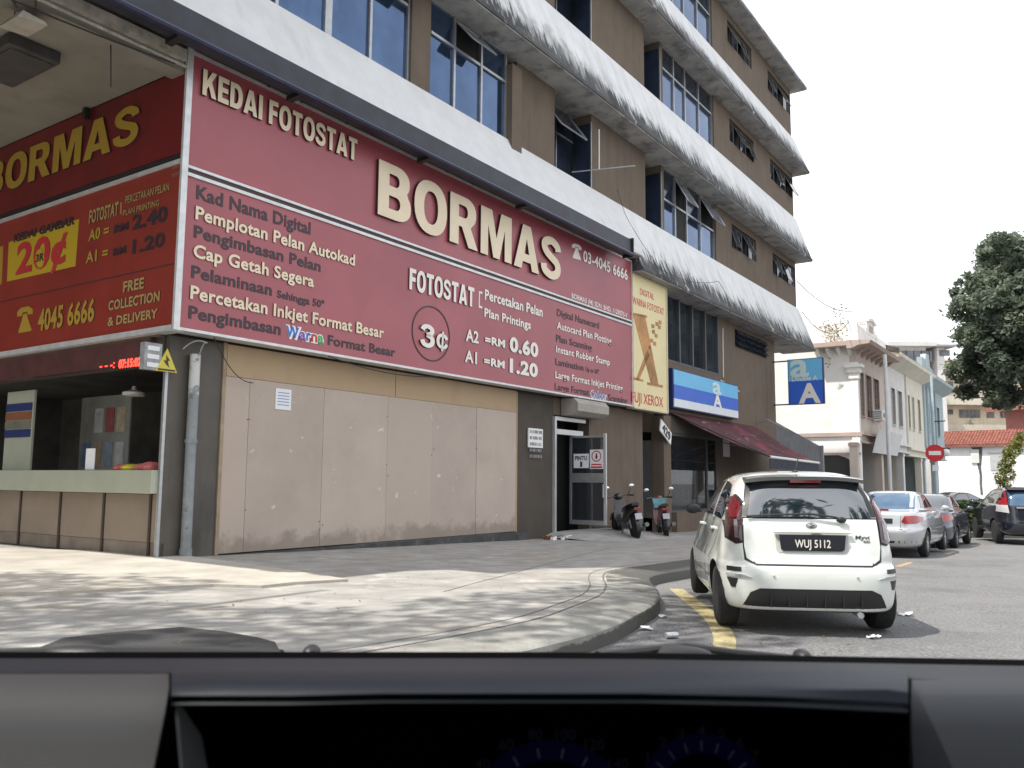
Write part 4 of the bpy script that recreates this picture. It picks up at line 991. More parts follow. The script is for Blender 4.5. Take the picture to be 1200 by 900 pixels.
# rods sticking out of the open window slot
cable('metal_rod',[(13.2,.3,10.6),(14.6,-1.1,10.95)],.018,steel,'thin metal rod poking out of the open window above the sign',0)
cable('metal_rod',[(13.8,-.3,10.75),(13.8,-.3,12.0)],.02,white,'upright white rod fixed beside the open window slot',0)
cable('cable',[(14.0,-.8,10.1),(14.6,-.8,9.4),(16.4,-.82,8.5)],.008,black,'thin black wire running down over the white ledge',.05)
cable('cable',[(16,-.85,8.35),(22,-.85,8.9),(31.5,-.05,7.5)],.01,black,'thin wire looped along the lower ledge to the far corner',.3)
cable('conduit',[(20.2+4.3,-.03,5.6),(24.55,-.03,7.6)],.02,white,'thin white conduit on the brown wall right of the tall window',0)
cable('conduit',[(24.2,-.03,5.45),(26.3,-.03,5.2)],.03,white,'short white pipe on the brown wall above the blue light box',0)
# lamp arm near the far end
o = cable('wall_bracket',[(28.4,-.02,4.0),(28.4,-.5,4.15),(31.0,-.5,3.9)],.025,steel,'grey metal arm with a small head above the maroon awning',0)
# grey boundary wall beyond the block
gw = pm('grey_corrugated_sheet',(.14,.14,.145),.6,.3,var=.15,scale=2)
g = thing('boundary_wall','grey corrugated sheet wall sloping down past the brown block','wall',(35,0,0),frame='F')
sl = MB()
z0, z1 = 4.32, 3.42; N_ = 60; uA, uZ = UL+.01, 39.2
for i in range(N_+1):
    u = uA+(uZ-uA)*i/N_; y = .12+(.05 if i%2 else 0); z = z0+(z1-z0)*i/N_; sl.v += [(u,y,-.5),(u,y,z)]
sl.f = [(2*i,2*i+1,2*i+3,2*i+2) for i in range(N_)]; sl.build('sheet', gw, g)
MB().box(uZ,uZ+.1,.0,.3,-.5,z1+.05).build('post', steel, g); MB().box(uZ,uZ+.08,.3,8,-.5,z1).build('sheet', gw, g)
# ============================================================ CARS
def chaikin(keys, n=2):
    for _ in range(n):
        o = [keys[0]]
        for a, b in zip(keys, keys[1:]):
            o.append(tuple(.75*x+.25*y for x, y in zip(a,b))); o.append(tuple(.25*x+.75*y for x, y in zip(a,b)))
        o.append(keys[-1]); keys = o
    return keys
def car_shell(keys, seg=72):
    """keys: (z, half width, rear y, front y, rear squareness, front squareness)"""
    ks = chaikin(keys, 2); b = MB()
    for z, w_, yr, yf, pr, pf in ks:
        yc = (yr+yf)/2
        for k in range(seg):
            a = 2*math.pi*k/seg; c, s = math.cos(a), math.sin(a); p = pf if s > 0 else pr
            x = w_*math.copysign(abs(c)**(2/p), c); y = yc+(yf-yc)*math.copysign(abs(s)**(2/p), s)
            b.v.append((x,y,z))
    for i in range(len(ks)-1):
        for k in range(seg): b.f.append((i*seg+k,i*seg+(k+1)%seg,(i+1)*seg+(k+1)%seg,(i+1)*seg+k))
    b.f += [tuple(range(seg))[::-1], tuple((len(ks)-1)*seg+k for k in range(seg))]
    return b
def inset(bvh, outline, ax, t=.006, grid=.07, sgn=-1, skirt=.02):
    """a panel cut to an outline and laid on the shell; ax 'y': seen along y, outline (x,z); ax 'x': outline (y,z)"""
    bm = bmesh.new(); bm.faces.new([bm.verts.new((p[0],p[1],0)) for p in outline])
    for i in (0,1):
        lo = min(p[i] for p in outline); hi = max(p[i] for p in outline); k = lo+grid
        while k < hi-.005:
            co = (k,0,0) if i == 0 else (0,k,0); no = (1,0,0) if i == 0 else (0,1,0)
            bmesh.ops.bisect_plane(bm, geom=bm.verts[:]+bm.edges[:]+bm.faces[:], plane_co=co, plane_no=no); k += grid
    r = bmesh.ops.extrude_face_region(bm, geom=bm.faces[:]); top = {v for v in r['geom'] if isinstance(v, bmesh.types.BMVert)}
    b = MB(); bm.verts.ensure_lookup_table(); bm.verts.index_update(); last = None
    for v in bm.verts:
        a, c = v.co.x, v.co.y
        if ax == 'y': o_ = Vector((a, 6*sgn, c)); d_ = Vector((0,-sgn,0))
        else: o_ = Vector((6*sgn, a, c)); d_ = Vector((-sgn,0,0))
        h = bvh.ray_cast(o_, d_)
        if h[0] is None: h = (bvh.find_nearest(Vector((a,0,c)) if ax == 'y' else Vector((sgn*.8,a,c)))[0],)
        nn_ = h[1] if len(h) > 1 and h[1] is not None else -d_
        if nn_.dot(d_) > 0: nn_ = -nn_
        p = h[0] + nn_*(t if v in top else -skirt); b.v.append(tuple(p))
    b.f = [tuple(v.index for v in f.verts) for f in bm.faces]; bm.free(); return b
def mir(o): return [(-x,z) for x,z in o]
def paint(name, col, rough=.22, metal=0, coat=1.0):
    m = pm(name, col, rough, metal, var=.02, scale=2, coat=coat); return m
tyre = pm('tyre_rubber',(.022,.022,.023),.9,var=.25,scale=30); carblk = flat('car_black_plastic',(.018,.018,.02),.5)
cglass = glass('car_glass',(.010,.018,.026),.03); cglass.node_tree.nodes['Principled BSDF'].inputs['IOR'].default_value = 2.15; rimm = pm('alloy_rim',(.45,.46,.48),.3,.8,var=.1,scale=6); drim = pm('dark_alloy_rim',(.09,.09,.095),.3,.7,var=.1,scale=6)
lampr = pm('red_lamp_lens',(.30,.012,.018),.12,var=.25,scale=14,coat=1); lampd = pm('smoked_lamp_lens',(.030,.009,.011),.1,var=.5,scale=9,coat=1); lampm = pm('deep_red_lens',(.11,.008,.012),.12,var=.4,scale=16,coat=1); lampx = pm('smoked_chrome',(.22,.2,.2),.2,.8,var=.3,scale=12); lampw = flat('clear_lamp_lens',(.5,.5,.52),.12,coat=1); chrome = flat('chrome',(.65,.66,.68),.12,1)
def wheel(parent, x, y, r, side, rim, spokes=7, w_=.2):
    o = bpy.data.objects.new('wheel', None); COL.objects.link(o); o.parent = parent; o.location = (x,y,r)
    s = side; W2 = w_/2
    MB().lathe([(-W2,r*.62),(-W2,r*.86),(-W2*.8,r*.97),(-W2*.5,r),(W2*.5,r),(W2*.8,r*.97),(W2,r*.86),(W2,r*.62),(-W2,r*.62)],(0,0,0),'x',32).build('tyre', tyre, o, True)
    b = MB().lathe([(W2*s*.8,r*.66),(W2*s*.95,r*.64),(W2*s*.6,r*.58),(W2*s*.3,r*.56),(W2*s*.25,0.0)],(0,0,0),'x',28)
    b.build('rim', carblk if rim is drim else rim, o, True)
    for k in range(spokes):
        a = 2*math.pi*k/spokes; c1, s1 = math.cos(a), math.sin(a); c2, s2 = -s1, c1
        def P(rr, t, dx): return (s*(W2*.55+dx), rr*c1+t*c2, rr*s1+t*s2)
        MB().hexa([P(.04,-.03,0),P(r*.62,-.018,.02),P(r*.62,.018,.02),P(.04,.03,0)],[P(.04,-.03,.03),P(r*.62,-.018,.035),P(r*.62,.018,.035),P(.04,.03,.03)]).build('spoke', rim if rim is not drim else rimm, o)
    MB().lathe([(s*W2*.5,.06),(s*W2*.95,.05),(s*W2*.97,0)],(0,0,0),'x',14).build('hub_cap', rim, o, True)
    return o
def finish_body(b, m, name, parent, wheels, r, hw):
    o = b.build(name, m, parent, smooth=True); me = o.data
    me.materials.append(carblk)
    cm = MB()
    for (y,) in [(w_,) for w_ in wheels]:
        for s in (-1,1): cm.lathe([(s*(hw-.30),r*1.16),(s*(hw+.2),r*1.16)],(0,y,r),'x',36)
    co = cm.build('cutter', carblk, parent)
    md = o.modifiers.new('b','BOOLEAN'); md.object = co; md.operation = 'DIFFERENCE'; md.solver = 'EXACT'
    dg = bpy.context.evaluated_depsgraph_get(); dg.update()
    nm = bpy.data.meshes.new_from_object(o.evaluated_get(dg)); o.modifiers.clear(); o.data = nm
    while len(nm.materials) < 2: nm.materials.append(carblk)
    nm.materials[1] = carblk
    for p in nm.polygons:
        c = p.center
        for y in wheels:
            if math.hypot(c.y-y, c.z-r) < r*1.165 and abs(c.x) > hw-.32 and (p.normal.x**2 > .98 and abs(c.x) < hw-.25 or abs(p.normal.x) < .2 and math.hypot(c.y-y,c.z-r) > r*1.1): p.material_index = 1
        if c.z < .2: p.material_index = 1
    bpy.data.objects.remove(co)
    return o
def bvh_of(b): return BVHTree.FromPolygons([Vector(v) for v in b.v], b.f)
def prt(bv, outline, ax, m, name, parent, t=.006, sgn=-1, grid=.07, smooth=True, label=None):
    o = inset(bv, outline, ax, t, grid, sgn).build(name, m, parent, smooth=smooth)
    if label: o['label'] = label
    return o
def seam(bv, pts, ax, sgn, parent, w_=.008, name='panel_gap', m=None, t=.0015):
    b = MB()
    for i in range(len(pts)-1):
        a = Vector(pts[i]); c = Vector(pts[i+1]); dd = (c-a).normalized(); nn = Vector((-dd.y,dd.x))*w_/2
        q = inset(bv, [tuple(a-nn),tuple(c-nn),tuple(c+nn),tuple(a+nn)], ax, t, .12, sgn, .003); b.add(q.v, q.f)
    return b.build(name, m or carblk, parent)
def text_back(s, x0, x1, z0, h, y, m, parent, bold=.02, bv=None, d_=.004, slant=0):
    v,f,a,b_ = text_geo(s,bold); b = MB()
    for q in v:
        X = x0+(x1-x0)*(q[0]-a)/(b_-a)+slant*q[1]*h; Z = z0+q[1]*h/CAP
        yy = y if bv is None else (bv.ray_cast(Vector((X,-5,Z)),Vector((0,1,0)))[0] or Vector((0,y,0))).y - .012
        b.v.append((X, yy-(d_ if q[2] > 0 else 0), Z))
    b.f = list(f); return b.build('lettering', m, parent)

# ---------------- white hatchback
cr0 = W(948, 737, 0)
car = thing('parked_car','white five door hatchback with number plate WUJ 5112 parked at the kerb','car',(2.865,8.17,.0),-R(6.5)); car.scale = (1.06,1.02,1.01)
wp = paint('pearl_white_paint',(.69,.72,.68),.2)
K = [(.20,.60,.35,3.45,5,4),(.22,.76,.08,3.55,6,4),(.27,.80,.03,3.62,6,4),(.42,.815,.0,3.65,6,4),(.58,.828,.0,3.65,6,4),(.645,.825,.025,3.62,6,4),(.67,.815,.075,3.6,6,4),(.76,.785,.10,3.55,8,4),(.87,.763,.125,3.5,9,4),(.97,.747,.15,3.25,9,4),(1.03,.73,.165,2.86,9,5),(1.10,.71,.20,2.72,9,5),(1.25,.66,.27,2.48,8,5),(1.38,.61,.34,2.25,5,5),(1.465,.555,.40,2.05,5,5),(1.515,.47,.50,1.85,4.5,5),(1.54,.32,.75,1.6,4,4),(1.545,.15,1.0,1.4,3,3)]
sh_ = car_shell(K,128); bv = bvh_of(sh_)
finish_body(sh_, wp, 'body', car, (.66,3.1-.0), .30, .82)
o = prt(bv,[(-.595,.69),(-.50,.645),(.50,.645),(.595,.69),(.605,.82),(.597,1.085),(-.597,1.085),(-.605,.82)],'y',carblk,'panel_gap',car,.003)
tg = prt(bv,[(-.50,.655),(.50,.655),(.575,.71),(.592,.82),(.585,1.075),(-.585,1.075),(-.592,.82),(-.575,.71)],'y',wp,'tailgate',car,.010,grid=.05)
rg = prt(bv,[(-.592,1.085),(.592,1.085),(.55,1.3),(.505,1.455),(-.505,1.455),(-.55,1.3)],'y',cglass,'rear_window',car,.010,grid=.05)
# heated glass border, side wings of the glass
for s in (-1,1):
    prt(bv,[(s*x,z) for x,z in ((.545,1.10),(.586,1.10),(.543,1.3),(.50,1.45),(.47,1.45),(.505,1.3))],'y',carblk,'window_border',car,.0125,grid=.05)
    lo = [(s*x,z) for x,z in ((.605,.865),(.66,.85),(.725,.90),(.718,1.02),(.685,1.18),(.65,1.27),(.615,1.29),(.575,1.22),(.60,1.08))]
    prt(bv,[(s*x,z) for x,z in ((.597,.85),(.66,.835),(.735,.885),(.728,1.02),(.695,1.19),(.66,1.285),(.605,1.305),(.562,1.23),(.592,1.08))],'y',carblk,'lamp_gap',car,.006,grid=.03)
    lm = prt(bv,lo,'y',lampd,'tail_lamp',car,.014,grid=.025,label='smoked dark red tail lamp')
    q = prt(bv,[(s*x,z) for x,z in ((.612,1.08),(.695,1.08),(.668,1.19),(.642,1.25),(.615,1.27),(.588,1.21))],'y',lampm,'red_lens',None,.018,grid=.025); q.parent = lm
    q = prt(bv,[(s*x,z) for x,z in ((.63,.89),(.66,.89),(.655,1.06),(.63,1.06))],'y',lampx,'reflector',None,.019,grid=.025); q.parent = lm
    # side bumper slots
    for z0,z1,x0,x1 in ((.585,.625,.63,.74),(.435,.52,.66,.74)):
        prt(bv,[(s*(x0 if z1 > .55 else x0-.015*0),z1),(s*x1,z1),(s*(x1-.0 if z1 > .55 else x1-.03),z0),(s*(x0+(0 if z1>.55 else .02)),z0)],'y',carblk,'bumper_vent',car,.006,grid=.025)
    prt(bv,[(s*.54,.535),(s*.62,.56),(s*.74,.565),(s*.74,.535)],'y',chrome,'chrome_slash',car,.012,grid=.025)
    MB().ball((s*.36,-.003,.555),.012,.004,.012).build('parking_sensor', MATS['pale_aluminium'], car)
# black diffuser in the bumper
prt(bv,[(-.56,.40),(-.48,.44),(.48,.44),(.56,.40),(.64,.232),(-.64,.232)],'y',carblk,'diffuser',car,.006,grid=.05)
for k in (-3,-1.8,-.6,.6,1.8,3): MB().box(k*.13-.004,k*.13+.004,-.004,.03,.27,.40).build('diffuser_fin', carblk, car)
# plate recess and plate
prt(bv,[(-.315,.79),(-.295,.765),(.295,.765),(.315,.79),(.32,.955),(-.32,.955)],'y',pm('pearl_white_recess',(.5,.51,.47),.4,var=.02),'plate_recess',car,.014,grid=.08)
MB().box(-.34,.34,.09,.12,.950,.968).build('plate_garnish', wp, car, bevel=.006)
o = MB().prism([(-.275,.80),(-.25,.785),(.25,.785),(.275,.80),(.29,.935),(-.29,.935)],'y',.078,.10).build('number_plate', flat('plate_black',(.012,.013,.02),.35), car)
text_back('WUJ 5112',-.155,.155,.818,.075,.076,wht,o,.015)
o = MB().lathe([(0,.052),(-.008,.048),(-.01,.0)],(0,.105,1.01),'y',24).build('badge', chrome, car)
for v in o.data.vertices: v.co.z = 1.018+(v.co.z-1.01)*.62
text_back('Z',-.022,.022,1.003,.03,.088,carblk,car,.0,slant=.4)
text_back('Myvi',.38,.50,.90,.035,.1,MATS['dark_alloy_rim'],car,.01,bv,slant=.3); text_back('EZi',.45,.505,.87,.018,.1,MATS['dark_alloy_rim'],car,.005,bv)
# rear spoiler, high brake lamp, wiper, aerial
spm = paint('spoiler_paint',(.14,.145,.14),.35)
sp = MB()
for i in range(13):
    x = -.53+1.06*i/12; e = abs(x)/.53; y0 = .28+.07*e**3; zc = 1.485-.03*e**3
    sp.v += [(x,y0,zc-.035),(x,y0-.01,zc+.0),(x,y0+.10,zc+.022),(x,y0+.26,zc+.02),(x,y0+.2,zc-.04)]
for i in range(12):
    for k in range(5): sp.f.append((i*5+k,i*5+(k+1)%5,i*5+5+(k+1)%5,i*5+5+k))
sp.f += [(0,1,2,3,4),(64,63,62,61,60)]
sp.build('spoiler', spm, car, smooth=True)
MB().box(-.14,.14,.30,.34,1.425,1.45).build('brake_lamp', lampr, car)
MB().tube([(.30,.13,1.06),(.22,.14,1.10),(0,.155,1.13),(-.35,.16,1.115),(-.56,.17,1.10)],.011,6).build('rear_wiper', carblk, car)
MB().ball((.27,.14,1.075),.045,.02,.03).build('wiper_hub', carblk, car, smooth=True)
MB().tube([(0,.75,1.54),(0,.55,1.70)],.006,5).build('aerial', carblk, car); MB().ball((0,.76,1.545),.03,.05,.014).build('aerial_base', carblk, car)
MB().ball((.13,.6,1.20),.16,.06,.07).build('x', None); bpy.data.objects.remove(bpy.data.objects['x'])
# sides
for s in (-1,1):
    prt(bv,[(.62,1.10),(.66,1.30),(.80,1.40),(1.32,1.44),(1.32,1.07),(.70,1.05)],'x',cglass,'side_window',car,.006,s,.06)
    prt(bv,[(1.40,1.07),(1.40,1.44),(1.95,1.42),(2.30,1.24),(2.52,1.10),(2.5,1.07)],'x',cglass,'side_window',car,.006,s,.06)
    prt(bv,[(1.325,1.05),(1.325,1.45),(1.395,1.45),(1.395,1.05)],'x',wp,'door_pillar',car,.009,s,.06)
    seam(bv,[(1.36,1.05),(1.37,.30)],'x',s,car); seam(bv,[(2.42,1.05),(2.45,.6),(2.40,.30)],'x',s,car); seam(bv,[(.66,1.05),(.80,.85),(1.02,.66),(1.08,.30),(2.40,.30)],'x',s,car)
    seam(bv,[(1.1,.46),(2.6,.46)],'x',s,car,.010,'side_stripe',lampd,.004)
    for y in (1.16,1.98+.25): MB().box(s*.735 if s>0 else -.785,s*.785 if s>0 else -.735,y-.09,y+.09,.93,.96).build('door_handle', wp, car, bevel=.008)
    MB().ball((s*.84,2.42,1.10),.085,.05,.06).build('side_mirror', carblk if s < 0 else wp, car, smooth=True); MB().box(min(s*.74,s*.86),max(s*.74,s*.86),2.40,2.44,1.06,1.09).build('mirror_arm', carblk, car)
prt(bv,[(-.58,1.08),(.58,1.08),(.48,1.44),(-.48,1.44)],'y',cglass,'windscreen',car,.006,1,.08)
for x,y,s in ((-.70,.66,-1),(.70,.66,1),(-.70,3.1,-1),(.70,3.1,1)): wheel(car,x,y,.30,s,drim,8,.20)
MB().tube([(.38,.02,.21),(.38,.4,.22)],.028,8).build('exhaust_pipe', steel, car)

# ---------------- silver saloon, dark saloon behind it, further cars
def sedan(label, loc, az, body, glass_, lamp_red, rim, scale_=1.0):
    t = thing('parked_car', label, 'car', loc, -R(az))
    K = [(.19,.60,.5,4.2,5,4),(.23,.76,.12,4.40,5,4),(.32,.82,.03,4.5,5,3.6),(.50,.845,.0,4.53,5,3.6),(.62,.85,.0,4.52,5,3.6),(.68,.85,.05,4.5,5,3.6),(.85,.84,.07,4.2,5,3.6),(.95,.82,.09,3.75,5,4),(1.01,.79,.12,3.45,5,4),(1.035,.745,.45,3.3,6,4),(1.06,.725,.72,3.2,6,4),(1.20,.675,.95,2.92,6,5),(1.34,.615,1.22,2.55,6,5),(1.43,.56,1.45,2.3,5,5),(1.465,.42,1.65,2.05,4,4),(1.475,.2,1.8,1.95,3,3)]
    b = car_shell(K,56); bv = bvh_of(b); finish_body(b, body, 'body', t, (.98,3.6), .31, .845)
    # back glass is steep: laid as its own sheet just over the shell
    g = MB(); N_ = 8
    for i in range(N_+1):
        f_ = i/N_; z = 1.07+(1.43-1.07)*f_
        for j in range(9):
            x = (-.60+.08*f_)+(1.20-.16*f_)*j/8; h = bv.ray_cast(Vector((x,-5,z)),Vector((0,1,0)))[0]; g.v.append((x,(h.y if h else 1)-.01,z))
    for i in range(N_):
        for j in range(8): g.f.append((i*9+j,i*9+j+1,(i+1)*9+j+1,(i+1)*9+j))
    g.build('rear_window', glass_, t, smooth=True)
    for s in (-1,1):
        prt(bv,[(s*.43,.80),(s*.50,.76),(s*.70,.765),(s*.80,.82),(s*.795,.90),(s*.70,.945),(s*.50,.93)],'y',lamp_red,'tail_lamp',t,.010,grid=.06)
        prt(bv,[(1.05,1.09),(1.40,1.36),(1.95,1.40),(1.95,1.09)],'x',cglass,'side_window',t,.006,s,.09)
        prt(bv,[(2.02,1.09),(2.02,1.40),(2.35,1.37),(2.75,1.20),(3.02,1.10)],'x',cglass,'side_window',t,.006,s,.09)
        seam(bv,[(1.98,1.05),(1.98,.36)],'x',s,t); seam(bv,[(3.0,1.05),(3.1,.7),(3.05,.36)],'x',s,t); seam(bv,[(1.0,1.05),(1.15,.8),(1.36,.6),(1.36,.36),(3.05,.36)],'x',s,t)
        seam(bv,[(1.35,.60),(3.15,.60)],'x',s,t,.035,'side_moulding',body,.012)
        for y in (1.75,2.75): MB().box(min(s*.83,s*.865),max(s*.83,s*.865),y-.09,y+.09,.90,.93).build('door_handle', body, t)
        MB().ball((s*.92,3.0,1.06),.10,.05,.07).build('side_mirror', body, t, smooth=True)
    seam(bv,[(-.62,.64),(.62,.64)],'y',-1,t,.012); seam(bv,[(-.42,.93),(-.42,.66)],'y',-1,t); seam(bv,[(.42,.93),(.42,.66)],'y',-1,t)
    seam(bv,[(-.7,.36),(.7,.36)],'y',-1,t,.05,'bumper_strip',carblk,.002)
    prt(bv,[(-.26,.76),(.26,.76),(.26,.87),(-.26,.87)],'y',flat('plate_black',(.012,.013,.02),.35),'number_plate',t,.012)
    MB().box(-.1,.1,.5,.56,1.045,1.07).build('brake_lamp', lampr, t)
    for x,y,s in ((-.73,.98,-1),(.73,.98,1),(-.73,3.6,-1),(.73,3.6,1)): wheel(t,x,y,.31,s,rim,7,.19)
    return t
# distance along the street of the rear of the row
def line_pos(u, nd): P = P0+DV*u; return P + NV*(nd-P.dot(NV))
A = W(1075,652,-.20); azd = math.degrees(math.atan2(DV.x,DV.y))
hd = DV
rearR = A - hd*1.0           # rear right corner on the ground
ctr = rearR - NV*.58
silv = paint('silver_paint',(.47,.485,.50),.28,.55)
sedan('silver saloon with oval red tail lamps parked just ahead of the white hatchback',(ctr.x,ctr.y,road_z(ctr.y)),azd,silv,pm('blue_grey_glass',(.10,.17,.26),.05,.6,var=.2,scale=2),lampr,rimm)
c2 = ctr + hd*4.78
sedan('dark grey saloon parked ahead of the silver saloon',(c2.x,c2.y,road_z(c2.y+2)),azd,paint('dark_grey_paint',(.07,.08,.10),.25,.5),cglass,lampr,rimm)
c3 = Vector((21.4,40,0)); c3p = DY(1122,600,42)
sedan('grey saloon mostly hidden behind the clipped hedge',(c3p.x-1.5,42,-.39),70,paint('mid_grey_paint',(.12,.13,.14),.3,.4),cglass,lampr,rimm)

# ---------------- black sport utility car at the right
A = W(1169,637,-.32); az = 17; hv = Vector((math.sin(R(az)),math.cos(R(az)),0)); rv = Vector((hv.y,-hv.x,0))
ctr = A - hv*.95 + rv*.80
t = thing('parked_car','black sport utility car with tall red tail lamp at the right edge of the road','car',(ctr.x,ctr.y,road_z(ctr.y)),-R(az))
bp = paint('black_paint',(.012,.014,.022),.15)
K = [(.24,.6,.4,4.1,5,4),(.28,.80,.12,4.35,5,4),(.40,.88,.02,4.5,5,4),(.62,.905,.0,4.52,5,4),(.72,.905,.03,4.5,5,4),(.95,.90,.07,4.3,5,4),(1.05,.88,.09,3.8,5,4),(1.12,.86,.10,3.4,5,5),(1.2,.82,.13,3.2,5,5),(1.38,.76,.22,2.85,5,5),(1.52,.69,.32,2.5,5,5),(1.62,.62,.42,2.2,5,5),(1.67,.46,.7,1.9,4,4),(1.68,.2,1.1,1.6,3,3)]
b = car_shell(K,56); bv = bvh_of(b); finish_body(b,bp,'body',t,(.95,3.55),.35,.9)
prt(bv,[(-.62,1.14),(.62,1.14),(.58,1.54),(-.58,1.54)],'y',MATS['blue_grey_glass'],'rear_window',t,.008)
for s in (-1,1):
    lm = prt(bv,[(s*x,z) for x,z in ((.64,1.16),(.80,1.16),(.74,1.5),(.66,1.56),(.62,1.55))],'y',lampr,'tail_lamp',t,.012)
    prt(bv,[(s*x,z) for x,z in ((.62,.92),(.86,.96),(.83,1.15),(.64,1.15))],'y',lampw if s<0 else lampr,'tail_lamp',t,.012)
    prt(bv,[(.55,1.18),(.80,1.52),(1.40,1.58),(1.40,1.18)],'x',cglass,'side_window',t,.006,s,.09)
    prt(bv,[(1.46,1.18),(1.46,1.58),(2.2,1.54),(2.9,1.25),(3.0,1.18)],'x',cglass,'side_window',t,.006,s,.09)
    MB().ball((s*.98,2.95,1.18),.12,.06,.08).build('side_mirror', bp, t, smooth=True)
    seam(bv,[(1.43,1.15),(1.45,.45)],'x',s,t); seam(bv,[(2.75,1.15),(2.8,.45)],'x',s,t)
MB().box(-.45,.45,.05,.10,1.06,1.11).build('chrome_strip', chrome, t)
prt(bv,[(-.26,.84),(.26,.84),(.26,.97),(-.26,.97)],'y',flat('plate_black',(.012,.013,.02),.35),'number_plate',t,.012)
seam(bv,[(-.7,.70),(.7,.70)],'y',-1,t,.012); MB().prism([(.25,1.60),(.30,1.66),(.6,1.66),(.55,1.60)],'x',-.6,.6).build('spoiler', bp, t)
for x,y,s in ((-.78,.95,-1),(.78,.95,1),(-.78,3.55,-1),(.78,3.55,1)): wheel(t,x,y,.35,s,rimm,5,.22)

# ============================================================ MOTORCYCLES
mred = pm('dark_red_plastic',(.16,.03,.03),.3,var=.2,scale=8,coat=.6); mblk = pm('black_gloss_plastic',(.012,.012,.014),.35,var=.3,scale=9,coat=.6); mgrey = pm('engine_grey',(.16,.165,.17),.45,.6,var=.3,scale=14)
def bike(label, loc, az, body, screen=False, lean=0):
    t = thing('motorcycle', label, 'motorcycle', loc, -R(az)); t.rotation_euler = (0,R(lean),-R(az))
    r = .29
    for y in (.30,1.52):
        wo = bpy.data.objects.new('wheel',None); COL.objects.link(wo); wo.parent = t; wo.location = (0,y,r)
        MB().lathe([(-.05,r*.80),(-.048,r*.92),(-.02,r),(.02,r),(.048,r*.92),(.05,r*.80),(-.05,r*.80)],(0,0,0),'x',24).build('tyre', tyre, wo, True)
        MB().lathe([(-.03,r*.8),(-.02,r*.76),(.02,r*.76),(.03,r*.8)],(0,0,0),'x',24).lathe([(-.05,.05),(.05,.05)],(0,0,0),'x',10).build('rim', mgrey, wo)
        sp = MB()
        for k in range(5): a = 2*math.pi*k/5; sp.tube([(0,0,0),(0,r*.78*math.cos(a),r*.78*math.sin(a))],.012,5)
        sp.build('spokes', mgrey, wo)
    def fender(y, a0, a1, rr, w_):
        b = MB(); n_ = 9
        for i in range(n_): a = R(a0+(a1-a0)*i/(n_-1)); b.v += [(-w_,y+rr*math.cos(a),r+rr*math.sin(a)),(0,y+(rr+.03)*math.cos(a),r+(rr+.03)*math.sin(a)),(w_,y+rr*math.cos(a),r+rr*math.sin(a))]
        for i in range(n_-1): b.f += [(3*i,3*i+1,3*i+4,3*i+3),(3*i+1,3*i+2,3*i+5,3*i+4)]
        return b
    fender(1.52,20,150,.34,.07).build('front_fender', body, t, True); fender(.30,60,190,.35,.08).build('rear_fender', mblk, t, True)
    # body: tail section, side panels, leg shield
    tl = MB(); secs = [(.02,.03,.80,.84),(.10,.07,.72,.86),(.35,.12,.60,.80),(.62,.13,.46,.74),(.85,.10,.36,.55),(1.05,.09,.34,.48)]
    for y,w_,z0,z1 in secs: tl.v += [(-w_,y,z0+.05),(-w_*.6,y,z0),(w_*.6,y,z0),(w_,y,z0+.05),(w_,y,z1-.05),(w_*.6,y,z1),(-w_*.6,y,z1),(-w_,y,z1-.05)]
    for i in range(len(secs)-1):
        for k in range(8): tl.f.append((i*8+k,i*8+(k+1)%8,i*8+8+(k+1)%8,i*8+8+k))
    tl.f += [tuple(range(8)),tuple(len(tl.v)-8+k for k in range(8))]; tl.build('tail_body', body, t, True)
    st = MB(); secs = [(.10,.09,.84,.92),(.35,.13,.80,.88),(.62,.13,.74,.82),(.88,.08,.66,.74)]
    for y,w_,z0,z1 in secs: st.v += [(-w_,y,z0),(w_,y,z0),(w_,y,z1-.02),(w_*.6,y,z1),(-w_*.6,y,z1),(-w_,y,z1-.02)]
    for i in range(3):
        for k in range(6): st.f.append((i*6+k,i*6+(k+1)%6,i*6+6+(k+1)%6,i*6+6+k))
    st.f += [tuple(range(6)),tuple(18+k for k in range(6))]; st.build('seat', mblk, t, True)
    ls = MB(); secs = [(.32,1.02,1.14,.16),(.55,1.12,1.22,.20),(.78,1.18,1.28,.17),(.98,1.22,1.32,.12)]
    for z,y0,y1,w_ in secs: ls.v += [(-w_,y0,z),(0,y0-.02,z),(w_,y0,z),(w_*.7,y1,z),(-w_*.7,y1,z)]
    for i in range(3):
        for k in range(5): ls.f.append((i*5+k,i*5+(k+1)%5,i*5+5+(k+1)%5,i*5+5+k))
    ls.f += [tuple(range(5)),tuple(15+k for k in range(5))]; ls.build('leg_shield', body, t, True)
    MB().ball((0,1.24,1.03),.12,.12,.09).build('headlamp_cowl', body, t, True)
    MB().ball((0,.78,.38),.10,.2,.13).lathe([(-.13,.08),(.13,.08)],(0,.85,.36),'x',12).build('engine', mgrey, t, True)
    for s in (-1,1):
        MB().tube([(s*.07,1.52,r),(s*.08,1.36,.75),(s*.05,1.28,.98)],.025,6).build('fork_leg', mgrey, t)
        MB().tube([(0,1.2,1.02),(s*.20,1.16,1.06),(s*.36,1.06,1.04)],.016,6).tube([(s*.25,1.13,1.055),(s*.37,1.05,1.04)],.026,6).build('handlebar', mblk, t)
        MB().tube([(s*.24,1.14,1.06),(s*.33,1.10,1.24)],.009,5).build('mirror_stem', mblk, t)
        MB().ball((s*.34,1.09,1.28),.075,.018,.05).build('mirror', chrome, t, True)
        MB().tube([(s*.1,.35,.50),(s*.09,.30,r)],.03,8).build('shock_absorber', mgrey, t)
    MB().tube([(.13,.95,.25),(.15,.6,.27),(.17,.2,.33),(.175,-.08,.38)],.03,8,.055).build('exhaust', mgrey, t, True)
    MB().box(-.10,.10,-.03,.03,.74,.80).build('tail_lamp', lampr, t, bevel=.01)
